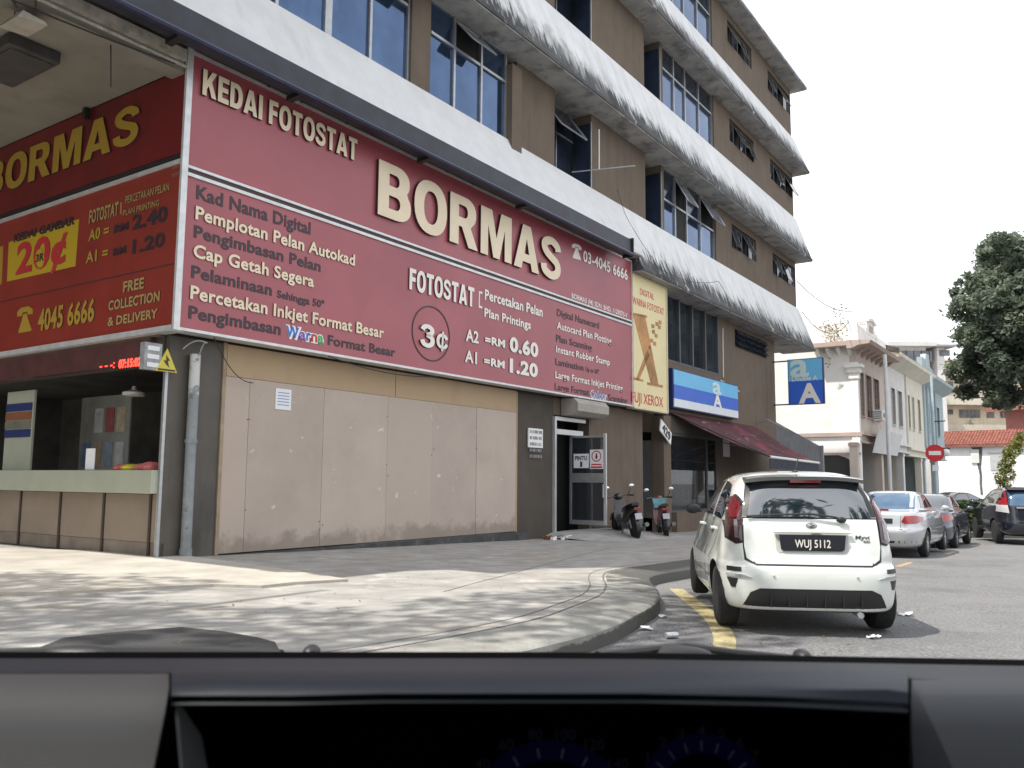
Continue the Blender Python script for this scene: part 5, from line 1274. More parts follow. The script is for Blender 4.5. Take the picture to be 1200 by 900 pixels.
    o = MB().hexa([(-.09,-.05,.52),(.09,-.05,.52),(.09,-.04,.52),(-.09,-.04,.52)],[(-.09,-.01,.66),(.09,-.01,.66),(.09,0,.66),(-.09,0,.66)]).build('number_plate', flat('pale_plate',(.45,.46,.5),.5), t)
    MB().tube([(-.1,.75,.3),(-.26,.72,.02)],.012,5).build('stand', mgrey, t)
    if screen:
        MB().hexa([(-.15,1.05,.78),(.17,1.05,.78),(.17,1.08,.78),(-.15,1.08,.78)],[(-.19,1.13,1.04),(.20,1.13,1.04),(.20,1.16,1.04),(-.19,1.16,1.04)]).build('wind_shield', pm('teal_screen',(.07,.17,.19),.08,.5,var=.4,scale=5), t)
    return t
P1 = W(747,633,-.2); g1 = pz(P1); P1 = W(747,633,g1)
bike('black scooter with bright round mirrors leaning beside the glass door',(P1.x+.05,P1.y-.3,g1),-14,mblk,False,-6).scale = (1.1,1.1,1.12)
P2 = W(781,630.5,-.2); g2 = pz(P2); P2 = W(781,630.5,g2)
bike('dark red motorcycle with a teal wind shield and red tail lamp nearer the shop window',(P2.x,P2.y-.25,g2),2,mred,True,-4).scale = (1.08,1.08,1.08)

# ============================================================ LITTER
c = W(787,745,.03)
b = MB().lathe([(-.06,.024),(-.055,.031),(.055,.031),(.06,.024)],(0,0,.031),'x',14)
for i,v in enumerate(b.v): b.v[i] = (v[0],v[1]*(1-.3*math.exp(-(v[0]*30)**2)),.031+(v[2]-.031)*(.9))
o = b.build('drink_can', pm('can_metal',(.55,.57,.58),.3,.7,var=.3,scale=30), None, True); o.location = (c.x,c.y,.005); o.rotation_euler = (0,0,.35); tag(o,'crushed silver drink can lying by the kerb beside the yellow line','can')
def scrap(px, py, w_, label, m=None, cat='litter'):
    c = W(px,py,road_z(8)+.01); b = MB(); n_ = 4
    for i in range(n_+1):
        for j in range(n_+1): b.v.append(((i/n_-.5)*w_+random.uniform(-.02,.02),(j/n_-.5)*w_*.8+random.uniform(-.02,.02),random.uniform(.0,.035)))
    for i in range(n_):
        for j in range(n_): b.f.append((i*(n_+1)+j,(i+1)*(n_+1)+j,(i+1)*(n_+1)+j+1,i*(n_+1)+j+1))
    nb = len(b.v); b.v += [(x,y,z-.004) for x,y,z in b.v]; b.f += [tuple(nb+k for k in f) for f in b.f[:]]
    o = b.build('paper_scrap', m or paper, None); o.location = (c.x,c.y,road_z(c.y)+.006); o.rotation_euler = (0,0,random.uniform(0,3)); tag(o,label,cat,'scraps of litter on the road')
scrap(757,736,.12,'crumpled pale scrap at the foot of the kerb left of the can'); scrap(1062,717,.14,'white paper scrap on the road right of the hatchback')
scrap(1023,747,.09,'white scrap on the road below the hatchback rear tyre'); scrap(776,720,.08,'tiny white scrap between the kerb and yellow line')
for i in range(46):                         # dry leaves and pebbles
    px = random.uniform(700,1190); py = random.uniform(700,768); c = W(px,py,.0)
    if (c-Kd).dot(NV) < -100: continue
leafs = MB()
for i in range(380):
    if i < 330: X = random.uniform(1.0,8); Y = random.uniform(6.5,16); z = road_z(Y)
    else:
        X = random.uniform(-5,1.2); Y = random.uniform(6,14); z = pz(Vector((X,Y,0)))
    near = min((Vector((X,Y,0))-k).length for k in KL[10:40])
    if i < 330 and (near > random.uniform(.1,4) or (Vector((X,Y,0))-Kd).dot(NV) < 0 and Y > 13): continue
    if near < .65: continue
    s = random.uniform(.012,.03); a = random.uniform(0,6.28); c_, s_ = math.cos(a)*s, math.sin(a)*s
    leafs.add([(X-c_,Y-s_,z+.008),(X+s_*.5,Y-c_*.5,z+.012),(X+c_,Y+s_,z+.02),(X-s_*.5,Y+c_*.5,z+.01)],[(0,1,2,3)])
o = leafs.build('fallen_leaves', pm('dry_leaf',(.16,.11,.06),.9,var=.5,scale=3)); tag(o,'small dry fallen leaves scattered over the road and pavement','leaves',kind='stuff')
# rubble and plants at the foot of the wall by the door
rb_ = thing('rubble_pile','small pile of broken bricks and rubbish by the left jamb of the shop door','rubble',(11.2,-.5,-.1),frame='F')
for i in range(14):
    u = 10.6+random.random()*1.3; y = -.2-random.random()*.5; z = pz(fw_(u,y,0))+.02; s = random.uniform(.05,.13)
    MB().hexa([(u-s,y-s*.6,z-.03),(u+s,y-s*.5,z-.03),(u+s*.9,y+s*.6,z-.03),(u-s,y+s*.5,z-.03)],[(u-s*.9,y-s*.5,z+s*.7),(u+s*.8,y-s*.6,z+s*.8),(u+s,y+s*.5,z+s*.6),(u-s*.8,y+s*.4,z+s*.7)]).build('rubble', [plm,conc,white,MATS['rust_file']][i%4], rb_)
# ============================================================ SHOPHOUSES BEYOND
SY = -.7
def FS(x, y): return F(x, y, .7)
def house(name, label, xa, xb, mcol, ztop, wins, zwin, zled, gtype, trim, shut, depth=14, endw=None):
    ua, ub = FS(xa,500)[0]+.004, FS(xb,500)[0]
    t = thing(name, label, 'shophouse', ((ua+ub)/2,SY,-.4), frame='F')
    def b(nm, m, *a, par=t, bev=0): return MB().box(*a).build(nm, m, par, bevel=bev)
    # upper wall with real window openings
    us = [ua]
    for a, c in wins: us += [FS(a,470)[0], FS(c,470)[0]]
    us.append(ub)
    z0, z1 = zwin
    for i in range(0,len(us),2): b('wall', mcol, us[i], us[i+1], SY, SY+.35, zled, ztop)
    for i in range(1,len(us)-1,2):
        b('wall', mcol, us[i], us[i+1], SY, SY+.35, zled, z0); b('wall', mcol, us[i], us[i+1], SY, SY+.35, z1, ztop)
        w_ = b('window', shut, us[i], us[i+1], SY+.14, SY+.18, z0, z1)
        n_ = 9
        fr = MB()
        for k in range(n_): z = z0+(z1-z0)*(k+.5)/n_; fr.box(us[i]+.06,us[i+1]-.06,SY+.1,SY+.14,z-.03,z+.03)
        fr.build('shutter_slats', shut, w_)
        f = MB().box(us[i]-.06,us[i],SY-.05,SY+.1,z0-.05,z1+.06).box(us[i+1],us[i+1]+.06,SY-.05,SY+.1,z0-.05,z1+.06).box(us[i],us[i+1],SY-.05,SY+.1,z1,z1+.08).box(us[i]-.08,us[i+1]+.08,SY-.12,SY+.1,z0-.1,z0-.05)
        f.build('window_frame', trim, w_)
    b('party_wall', mcol, ua, ua+.3, SY+.35, SY+depth, -.4, ztop) if not endw else None
    b('back_wall', mcol, ua+.3, ub, SY+depth-.3, SY+depth, -.4, ztop-1)
    b('upper_floor', soffm, ua+.3, ub, SY+.35, SY+depth-.3, zled-.1, zled+.1)
    b('room_dark', dark, ua+.35, ub-.05, SY+.6, SY+.7, zled+.1, ztop-.2)
    b('ledge', trim, ua, ub, SY-.28, SY+.36, zled-.16, zled-.003); b('ledge', trim, ua, ub, SY-.14, SY+.36, zled-.62, zled-.5); b('beam', mcol, ua, ub, SY+.0, SY+.36, zled-.5, zled-.16)
    for a in gtype:
        c0 = FS(a[0],560)[0]; c1 = FS(a[1],560)[0]
        w_ = max(.3,min(.6,(c1-c0)))
        b('pillar', mcol, c0, c0+w_, SY+.0, SY+.45, -.45, zled-.62)
        b('pillar_cap', trim, c0-.05, c0+w_+.05, SY-.05, SY+.5, zled-.85, zled-.66)
    b('arcade_wall', a_wall, ua+.3, ub-.1, SY+2.6, SY+2.7, -.45, zled-.1)
    nd = 3; wd = (ub-ua-1.2)/nd
    for k in range(nd): b('shop_door', dark if k % 2 else MATS['dim_board'], ua+.6+k*wd+.08, ua+.6+(k+1)*wd-.08, SY+2.54, SY+2.6, -.4, 2.3+.3*(k%2))
    return t, ua, ub
a_wall = pm('arcade_plaster',(.40,.34,.28),.9,var=.15,scale=1.2)
shw = pm('dark_brown_shutter',(.10,.065,.055),.7,var=.25,scale=3); shg = pm('grey_shutter',(.17,.17,.16),.7,var=.25,scale=3); shc = pm('cream_shutter',(.30,.28,.22),.7,var=.2,scale=3); shb = pm('teal_shutter',(.10,.22,.26),.7,var=.2,scale=3)
def aged(name, col, dk):
    m = pm(name, col, .88, var=.07, scale=.8, bump=.1); layer(m, dk, .9, .5, .8, stretch=(2,2,.4), fac=.6, seedv=3); return m
pink = aged('pinkish_plaster',(.58,.50,.44),(.42,.35,.3)); pinkt = aged('pink_trim',(.50,.40,.35),(.38,.3,.26))
whp = aged('whitewashed_plaster',(.66,.65,.63),(.45,.44,.42)); crp = aged('cream_plaster',(.66,.63,.54),(.5,.47,.39)); blp = aged('blue_plaster',(.36,.44,.46),(.24,.31,.33)); wall_w = aged('white_side_wall',(.88,.87,.84),(.84,.82,.77))
zl = FS(1020,509)[1]
h1, ua1, ub1 = house('shophouse','old pinkish corner shophouse with ornate gable, brown shutters and a blank pale board',1006,1039,pink,9.74,((1008,1012.5),(1015,1021.5),(1024,1030)),(FS(1018,489)[1],FS(1018,441)[1]),zl,((1006,1009),(1034,1040)),pinkt,shw,endw=True)
h2, ua2, ub2 = house('shophouse','white shophouse between the pinkish corner house and the cream one',1039,1062,whp,9.56,((1044.5,1048.5),(1052,1056.5)),(FS(1050,498)[1],FS(1050,457)[1]),zl-.2,((1059,1063),),whp,shg)
h3, ua3, ub3 = house('shophouse','cream shophouse with narrow shuttered windows next to the blue one',1062,1083,crp,9.5,((1063.5,1065.5),(1068.5,1070.5),(1075,1077.5)),(FS(1070,503)[1],FS(1070,466)[1]),zl-.35,((1080,1084),),crp,shc)
h4, ua4, ub4 = house('shophouse','pale blue shophouse at the far end of the terrace with a stepped parapet',1083,1106,blp,9.5,((1085.5,1088),(1091,1094),(1097,1099.5)),(FS(1092,508)[1],FS(1092,475)[1]),zl-.3,((1084,1086),(1098,1106)),blp,shb)
def hb_(t, nm, m, *a, bev=0): return MB().box(*a).build(nm, m, t, bevel=bev)
# corner house: side wall, mouldings, cornice, brackets, gable, finials
hb_(h1,'side_wall',wall_w,ua1,ua1+.35,SY+.36,SY+15,-.45,9.74); hb_(h1,'side_band',pinkt,ua1-.12,ua1,SY-.2,SY+15,zl-.25,zl-.02); hb_(h1,'side_band',pinkt,ua1-.10,ua1,SY-.1,SY+15,zl-1.35,zl-1.2)
hb_(h1,'corner_pilaster',wall_w,ua1-.08,ua1+.3,SY-.08,SY+.36,-.45,8.55)
zc0 = FS(1006,432)[1]; zc = FS(1006,410)[1]
hb_(h1,'capital',wall_w,ua1-.35,ua1+.5,SY-.35,SY+.6,zc0-.0,zc0+.18); hb_(h1,'capital',wall_w,ua1-.22,ua1+.4,SY-.22,SY+.5,zc0-.3,zc0); hb_(h1,'capital',wall_w,ua1-.14,ua1+.32,SY-.14,SY+.42,zc0-.65,zc0-.3)
MB().prism([(SY+.0,zc-.1),(SY-.35,zc+.05),(SY-.95,zc+.1),(SY-1.05,zc+.3),(SY+.3,zc+.38),(SY+.3,zc-.1)],'x',ua1-.95,ub1+.3).build('cornice', pinkt, h1)
hb_(h1,'cornice',pinkt,ua1-.95,ua1,SY+.301,SY+2.4,zc+.08,zc+.34)
for k in range(7): u = ua1+.3+k*(ub1-ua1-.4)/6; MB().prism([(SY,zc-.4),(SY-.55,zc-.0),(SY-.55,zc+.08),(SY,zc+.1)],'x',u-.09,u+.09).build('cornice_bracket', pinkt, h1)
for k in range(4): y = SY+.3+k*.6; MB().prism([(ua1,zc-.4),(ua1-.55,zc),(ua1-.55,zc+.08),(ua1,zc+.1)],'y',y-.09,y+.09).build('cornice_bracket', wall_w, h1)
zp = zc+.38; ztg = FS(1012,374)[1]
hb_(h1,'parapet',wall_w,ua1-.1,ub1+.1,SY-.1,SY+.25,zp-.05,zp+1.1); hb_(h1,'parapet',wall_w,ua1-.1,ua1+.25,SY+.25,SY+3.2,zp-.05,zp+1.2)
gx = (ua1+ub1)/2-.2
g = [(gx-1.5,zp+.9),(gx-1.35,zp+1.2),(gx-1.0,zp+1.45),(gx-.95,ztg-.25),(gx-1.1,ztg-.2),(gx-1.1,ztg-.05),(gx,ztg+.12),(gx+1.1,ztg-.05),(gx+1.1,ztg-.2),(gx+.95,ztg-.25),(gx+1.0,zp+1.45),(gx+1.35,zp+1.2),(gx+1.5,zp+.9)]
MB().prism(g,'y',SY-.12,SY+.35).build('gable', wall_w, h1); hb_(h1,'gable_panel',pinkt,gx-.5,gx+.5,SY-.15,SY-.12,zp+1.1,zp+1.5)
MB().prism([(gx-1.15,ztg-.08),(gx,ztg+.08),(gx+1.15,ztg-.08),(gx+1.15,ztg+.06),(gx,ztg+.25),(gx-1.15,ztg+.06)],'y',SY-.25,SY+.4).build('gable_coping', wall_w, h1)
for u in (ua1,gx-1.5,gx+1.5,ub1): hb_(h1,'pier',wall_w,u-.18,u+.18,SY-.18,SY+.32,zp-.02,zp+1.15)
# arched opening in the low side wall
ar = [(SY+1.0,.0)]; 
av = MB(); pts = [(SY+1.6+1.6*math.cos(R(180-i*15)), 1.9+1.25*math.sin(R(i*15))) for i in range(13)]
pts = pts+[(SY+3.2,1.2),(SY+0.0,1.2)]
MB().prism(pts,'x',ua1-.03,ua1+.02).build('arched_opening', flat('arch_shadow_paint',(.05,.05,.05),.9), h1)
# blank pale sign board leaning on the corner house
bA, zA_ = FS(1015,501); bB, _ = FS(1044,510)
sgn = thing('blank_sign_board','long blank pale board fixed over the arcade of the pinkish corner shophouse','sign',((bA+bB)/2,SY-.6,zl-1.0),frame='F')
MB().hexa([(bA,SY-.35,zl-1.15),(bB,SY-.35,zl-1.15),(bB,SY-.28,zl-1.15),(bA,SY-.28,zl-1.15)],[(bA,SY-.75,zl+.25),(bB,SY-.75,zl+.25),(bB,SY-.68,zl+.25),(bA,SY-.68,zl+.25)]).build('board', pm('pale_board',(.66,.67,.68),.5,var=.04,scale=2), sgn)
# window air conditioner
aU, aZ = FS(1023,487)
ac = thing('air_conditioner','white window air conditioner under the shutters of the pinkish corner shophouse','air conditioner',(aU,SY-.5,aZ-.3),frame='F')
MB().box(aU-.35,aU+.45,SY-.62,SY-.05,aZ-.33,aZ+.33).build('case', white, ac, bevel=.03)
for k in range(4): MB().box(aU-.36,aU-.352,SY-.55,SY-.1,aZ-.22+k*.13,aZ-.17+k*.13).build('grille_slot', black, ac)
MB().lathe([(0,.17),(-.02,.15)],(aU+.1,SY-.63,aZ),'y',14).build('fan_grille', pm('grey_grille',(.2,.2,.2),.6,var=.1), ac)
# continuous eaves of the terrace with dark tiles above
tile = pm('old_dark_tiles',(.085,.075,.065),.9,var=.3,scale=2)
for t, a, c, tr in ((h2,ua2,ub2,whp),(h3,ua3,ub3,crp),(h4,ua4,ub4-.0,blp)):
    MB().prism([(SY,9.38),(SY-1.0,9.9),(SY-1.05,10.12),(SY+.2,10.25),(SY+.2,9.38)],'x',a,c+(.9 if t is h4 else 0)).build('eaves', tr if t is not h2 else crp, t)
    MB().prism([(SY-.95,10.16),(SY+6,12.5),(SY+6,12.32),(SY-.95,10.02)],'x',a,c).build('roof', tile, t)
    n_ = 12
    rr = MB()
    for k in range(n_): u = a+.2+(c-a-.4)*k/(n_-1); rr.tube([(u,SY-.95,10.18),(u,SY+6,12.53)],.07,5)
    rr.build('roof_tiles', tile, t)
MB().prism([(SY-.95,10.4),(SY+6,12.8),(SY+6,12.5),(SY-.95,10.05)],'x',ub1-.1,ub1+.15).build('fire_wall', tile, h1)
pa_ = MB().prism([(ua4-.2,10.2),(ua4-.2,11.7),(ua4+1.5,11.7),(ua4+1.8,12.2),(ua4+3.4,12.3),(ua4+3.7,11.3),(ua4+5.2,11.1),(ua4+5.2,10.2)],'y',SY-.1,SY+.3).build('parapet', blp, h4)
for u in (ua4,ua4+1.6,ua4+3.7,ua4+5.6): hb_(h4,'pilaster',blp,u-.15,u+.15,SY-.14,SY,zl,9.38)
for t,u in ((h2,ua2+.02),(h3,ua3+.02),(h4,ua4+.02)): hb_(t,'pilaster',t is h2 and whp or (t is h3 and crp or blp),u,u+.3,SY-.12,SY,zl-.6,9.38)
# plants growing on the parapet
def leafcloud(n, centers, size, seed=1, droop=.3):
    rnd = random.Random(seed); v = []; f = []
    tot = sum(c[3] for c in centers)
    for cx, cy, cz, wt, rx, ry, rz in centers:
        for _ in range(int(n*wt/tot)):
            while True:
                a, b_, c = rnd.uniform(-1,1), rnd.uniform(-1,1), rnd.uniform(-1,1); q = a*a+b_*b_+c*c
                if q < 1: break
            k = (q**.5)**-.45 if q > 0 else 1
            if rnd.random() < .3: k *= rnd.uniform(1.0,1.5)
            p = Vector((cx+a*k*rx, cy+b_*k*ry, cz+c*k*rz)); s = size*rnd.uniform(.55,1.3)
            d1 = Vector((rnd.uniform(-1,1),rnd.uniform(-1,1),rnd.uniform(-.6,.5)-droop)).normalized(); d2 = d1.cross(Vector((rnd.uniform(-1,1),rnd.uniform(-1,1),rnd.uniform(-1,1)))).normalized()
            i = len(v); v += [p-d1*s, p+d2*s*.42, p+d1*s, p-d2*s*.42]; f.append((i,i+1,i+2,i+3))
    b = MB(); b.v = [tuple(x) for x in v]; b.f = f; return b
def leafmat(name, c1, c2, tr=.25):
    if name in MATS: return MATS[name]
    m = bpy.data.materials.new(name); m.use_nodes = True; t = m.node_tree; b = t.nodes['Principled BSDF']; l = t.links
    tx = t.nodes.new('ShaderNodeTexCoord'); n = t.nodes.new('ShaderNodeTexNoise'); n.inputs['Scale'].default_value = 1.1; n.inputs['Detail'].default_value = 8
    r = t.nodes.new('ShaderNodeValToRGB'); r.color_ramp.elements[0].position = .35; r.color_ramp.elements[1].position = .65; r.color_ramp.elements[0].color = (*c1,1); r.color_ramp.elements[1].color = (*c2,1)
    l.new(tx.outputs['Object'], n.inputs['Vector']); l.new(n.outputs['Fac'], r.inputs['Fac']); l.new(r.outputs['Color'], b.inputs['Base Color']); b.inputs['Roughness'].default_value = .55
    ts = t.nodes.new('ShaderNodeBsdfTranslucent'); mx = t.nodes.new('ShaderNodeMixShader'); mx.inputs['Fac'].default_value = tr; l.new(r.outputs['Color'], ts.inputs['Color'])
    o_ = t.nodes['Material Output']; l.new(b.outputs['BSDF'], mx.inputs[1]); l.new(ts.outputs['BSDF'], mx.inputs[2]); l.new(mx.outputs['Shader'], o_.inputs['Surface'])
    MATS[name] = m; return m
dryl = leafmat('dry_weed_leaf',(.22,.17,.09),(.25,.24,.12)); grl = leafmat('green_leaf',(.022,.045,.016),(.07,.11,.04)); bark = pm('bark',(.11,.085,.06),.95,var=.3,scale=6,bump=.6,bscale=20)
pc = fw_(ua1+.1,SY+.6,zp+.9)
def plant(name, loc, cents, n, size, lm, label, cat, stems, trunkm=bark):
    t = thing(name, label, cat, loc)
    c2 = [(c[0]-loc[0],c[1]-loc[1],c[2]-loc[2])+tuple(c[3:]) for c in cents]
    for k, s in enumerate(stems):
        MB().tube([(Vector(p)-Vector(loc)) for p in s[0]], s[1], 7, s[2]).build('trunk' if k == 0 else 'branch', trunkm, t, True)
    o = leafcloud(n, c2, size, len(name)+n).build('crown', lm, t); return t
st = [([(pc.x,pc.y,pc.z-.9),(pc.x-.2,pc.y,pc.z+.2),(pc.x-.3,pc.y,pc.z+1.3)],.03,.01),([(pc.x,pc.y,pc.z-.9),(pc.x-.6,pc.y,pc.z-.2),(pc.x-1.0,pc.y,pc.z+.3)],.02,.008),([(pc.x,pc.y,pc.z-.9),(pc.x+.4,pc.y,pc.z+.1)],.02,.008)]
plant('wild_plant',(pc.x,pc.y,pc.z-.9),[(pc.x-.3,pc.y,pc.z+1.2,2,.5,.4,.6),(pc.x-.9,pc.y,pc.z-.2,3,.6,.5,.7),(pc.x-.3,pc.y,pc.z-.3,3,.7,.5,.7),(pc.x-1.1,pc.y,pc.z-1.6,1,.2,.3,.9)],330,.09,dryl,'dry weedy plant growing on the parapet of the pinkish corner shophouse','plant',st)

# ---------------- street poles and no entry sign
def pole(px, Y, ytop, r, label, m, cat='pole'):
    b0 = DY(px,600,Y); top = DY(px,ytop,Y); g = road_z(Y)
    o = MB().tube([(0,0,0),(0,0,top.z-g)],r,10).tube([(0,0,0),(0,0,.3)],r*1.4,10).build('street_pole', m, None, True); o.location = (b0.x,b0.y,g+.1); return tag(o,label,cat)
pole(1044.5,38,418,.085,'tall thin white pole in front of the white shophouse',pm('pole_white',(.6,.6,.6),.5,var=.06))
pp2 = DY(1096,540,36); g = road_z(36)+.1
ne = thing('no_entry_sign','round red no entry sign on a pale blue and white post at the street corner','sign',(pp2.x,pp2.y,g),-R(26))
zc_ = DY(1096.5,531,36).z-g
MB().tube([(0,0,0),(0,0,DY(1096,440,36).z-g)],.05,8).build('post', pm('pale_blue_post',(.45,.55,.6),.5,var=.1), ne)
MB().lathe([(-.05,.0),(-.05,.36),(-.07,.36),(-.07,0)],(0,0,zc_),'y',28).build('disc', pm('sign_red',(.55,.015,.02),.4,var=.05), ne)
MB().box(-.23,.23,-.08,-.0715,zc_-.085,zc_+.085).build('white_bar', white, ne); MB().box(-.12,.12,-.06,-.04,zc_-.75,zc_-.5).build('small_plate', white, ne)
MB().tube([(0,0,DY(1096,494,36).z-g),(.45,0,DY(1096,494,36).z-g+.02)],.03,6).build('arm', black, ne)
fl = thing('street_lamp','round white wall lamp right of the no entry sign','lamp',tuple(DY(1108,530,76)))
MB().ball((0,0,0),.35,.35,.32).build('lamp_globe', white, fl, True); MB().tube([(-.5,0,.4),(0,0,.35)],.05,6).box(-.38,.38,-.1,.1,.28,.4).build('arm', black, fl)

# ---------------- white walled house with red tiled roof
ra_, rb2 = DY(1098,520,84), DY(1290,520,75)
ux = (Vector((rb2.x,rb2.y,0))-Vector((ra_.x,ra_.y,0))); LR = ux.length; angR = math.atan2(ux.y,ux.x)
rh = thing('red_roofed_house','long white walled house with red clay tile roof behind the parked cars','house',(ra_.x,ra_.y,-.39),angR)
zE = 5.65; whw = aged('bright_white_wall',(.88,.88,.86),(.80,.80,.78)); layer(whw,(.12,.12,.12),3,.62,.68,fac=.0)
clay = pm('red_clay_tiles',(.26,.095,.07),.8,var=.3,scale=3); layer(clay,(.40,.2,.15),2,.6,.75,fac=.5); layer(clay,(.14,.05,.04),1.5,.55,.75,fac=.5,seedv=5)
MB().box(0,LR,0,8,0,zE).build('wall', whw, rh)
MB().prism([(-.45,zE-.05),(2.3,zE+1.43),(2.3,zE+1.28),(-.45,zE-.2)],'x',-.2,LR+.2).build('roof', clay, rh)
rt = MB()
for k in range(int(LR/.28)): rt.tube([(k*.28,-.46,zE-.02),(k*.28,2.3,zE+1.47)],.075,5)
o = rt.build('roof_tiles', clay, rh); o['kind'] = 'stuff'
for k in range(7): y = -.42+k*.42; MB().box(-.2,LR+.2,y,y+.04,zE-.05+(y+.45)*.538+.04,zE+.04+(y+.45)*.538+.06).build('tile_course', clay, rh)
MB().box(4.6,6.4,-.06,.02,3.2,4.8).build('window', pm('grey_panel',(.45,.46,.46),.6,var=.1,scale=2), rh); MB().box(4.45,6.55,-.08,.0,4.8,4.92).build('lintel', whp, rh)
MB().box(3.0,3.7,-.14,-.031,3.9,5.2).build('water_stain', whp, rh)
stn = pm('grey_black_stain',(.12,.12,.125),.9,var=.4,scale=3)
MB().prism([(3.0,5.4),(4.0,5.4),(3.95,4.7),(3.8,3.5),(3.85,2.6),(3.8,1.7),(3.85,.9),(3.65,.9),(3.6,2.0),(3.65,2.8),(3.5,3.7),(3.55,4.8)],'y',-.03,-.005).build('damp_streak', stn, rh)
MB().tube([(9.6,-.08,5.3),(9.6,-.08,.2)],.06,6).tube([(8.7,-.08,5.2),(9.6,-.08,5.3)],.06,6).build('down_pipe', steel, rh)
# higher roof at the right
hx = thing('red_roofed_house','second red tiled roof rising behind the white walled house at the right edge','house',tuple(DY(1165,510,88)),angR+.1)
hx.location.z = -.39; 
MB().box(1.0,20,1.0,11,0,10.0).build('wall', pm('dark_red_wall',(.2,.07,.06),.8,var=.15), hx)
MB().prism([(0,7.7),(6,10.9),(6,10.7),(0,7.5)],'x',0,18).build('x', None); bpy.data.objects.remove(bpy.data.objects['x'])
hp = MB().add([(-.8,-.3,9.5),(21,-.3,10.6),(17,6,14.1),(5.2,6,13.6),(-.8,-.3,9.3),(21,-.3,10.4)],[(0,1,2,3),(4,5,1,0)])
hp.build('roof', clay, hx)
rt = MB()
for k in range(60): x = -.6+k*.36; rt.tube([(x,-.3,9.55+x*.0505),(5.2+(x+.8)/21.8*11.8,6,13.63+x*.022)],.09,5)
o = rt.build('roof_tiles', clay, hx); o['kind'] = 'stuff'

# ---------------- cream apartments far behind
YA = 100
def A3(x, y): P = DY(x,y,YA); return P.x, P.z
ax0 = A3(1093,420)[0]; ax1 = A3(1215,420)[0]
ap_ = thing('apartment_building','cream apartment block with balcony bands far behind the red roofs','building',(ax0,YA,-.39))
crm = aged('cream_apartment_paint',(.66,.60,.47),(.52,.46,.35)); crl = aged('pale_cream_band',(.72,.68,.56),(.58,.53,.42)); awin = pm('grey_apartment_glass',(.16,.17,.18),.3,.2,var=.4,scale=.7)
def ab_(nm, m, x0, y0, x1, y1, d0, d1, par=ap_):
    a, zt_ = A3(x0,y0); b_, zb_ = A3(x1,y1)
    return MB().box(a-ax0,b_-ax0,d0,d1,zb_+.39,zt_+.39).build(nm, m, par)
ab_('wall',crm,1093,424,1225,610,0,14)
for y0,y1 in ((431,442),(465,476),(498,508)): ab_('balcony_band',crl,1090,y0,1225,y1,-1.2,-.003)
ab_('roof_band',crl,1093,421,1225,424,-.6,14)
for yy0,yy1 in ((447,457),(480,489.5)):
    for x0,x1 in ((1097,1103.5),(1110.5,1116.5),(1124,1148.5),(1156,1165),(1172,1186)):
        w_ = ab_('window',awin,x0,yy0,x1,yy1 if x1-x0 > 8 else yy1-4,-.1,-.004)
        n_ = 5 if x1-x0 > 12 else 1
        for k in range(1,n_): xx = x0+(x1-x0)*k/n_; ab_('mullion',crl,xx-.25,yy0,xx+.25,yy1,-.16,-.101,w_)
for x0,y0 in ((1133,459),(1136,492.5)): 
    ab_('air_conditioner_box',pm('pale_unit',(.5,.48,.4),.6,var=.1),x0,y0,x0+5,y0+4,-.5,-.005)
pb_ = thing('penthouse_block','white rooftop block with a dark glazed band above the terrace roofs','building',(A3(1045,420)[0],92,-.39))
def pbx(nm, m, x0,y0,x1,y1,d0,d1):
    a = DY(x0,y0,92); b_ = DY(x1,y1,92); return MB().box(a.x-pb_.location.x,b_.x-pb_.location.x,d0,d1,b_.z+.39,a.z+.39).build(nm,m,pb_)
pbx('wall',whp,1040,404,1094,600,0,8); pbx('glazed_band',awin,1050,411,1092,424,-.1,-.002); pbx('roof_slab',whp,1036,402,1096,407,-1,8.5); pbx('wall',whp,1095,408,1113,600,-.5,6); pbx('roof_slab',pm('grey_slab',(.3,.3,.3),.8,var=.1),1092,405.5,1115,408,-1.2,6.5); pbx('window',awin,1098,411,1110,418,-.6,-.502)
for k in range(5): pbx('window_post',black,1052+k*9,411,1053+k*9,424,-.16,-.101)

# ---------------- big tree at the right, shrubs, hedge
YT = 46
def TP(x, y, dy=0): P = DY(x, y, YT); return (P.x, P.y+dy, P.z)
rnd = random.Random(5); cents = []
spec = [(1190,285,22),(1160,292,13),(1215,300,30),(1175,320,24),(1145,305,9),(1150,335,14),(1205,345,30),(1170,362,26),(1137,352,10),(1134,372,12),(1240,360,34),(1150,392,18),(1186,400,28),(1136,398,12),(1160,418,14),(1215,415,30),(1180,438,20),(1210,455,22),(1166,445,12),(1172,466,9),(1192,472,8),(1240,440,28),(1250,300,26),(1142,322,6),(1146,395,20),(1150,428,18),(1166,455,15),(1150,360,20),(1200,330,28),(1190,365,28),(1180,420,20),(1200,390,30),(1225,330,34),(1160,345,18),(1158,385,20),(1195,300,26),(1175,345,22),(1140,412,10),(1195,430,24)]
for x,y,r_ in spec:
    for j in range(3 if r_ > 18 else 2):
        P = TP(x+rnd.uniform(-.4,.4)*r_, y+rnd.uniform(-.4,.4)*r_, rnd.uniform(-3,3)); rr = r_/FPX*YT*rnd.uniform(.6,1.0); cents.append((P[0],P[1],P[2],rr*rr,rr,rr,rr*.75))
tb_ = DY(1232,600,YT); base = (tb_.x,tb_.y,-.39)
stems = [([base,(tb_.x-.2,tb_.y,4),(tb_.x-.3,tb_.y,8)],.42,.26)]
for x,y in ((1150,330),(1185,300),(1140,400),(1175,440),(1215,330),(1250,380),(1160,370)):
    e = TP(x,y); stems.append(([(tb_.x-.3,tb_.y,6.5+rnd.uniform(-1.5,1.5)),((tb_.x+e[0])/2,tb_.y,(8+e[2])/2),e],.2,.05))
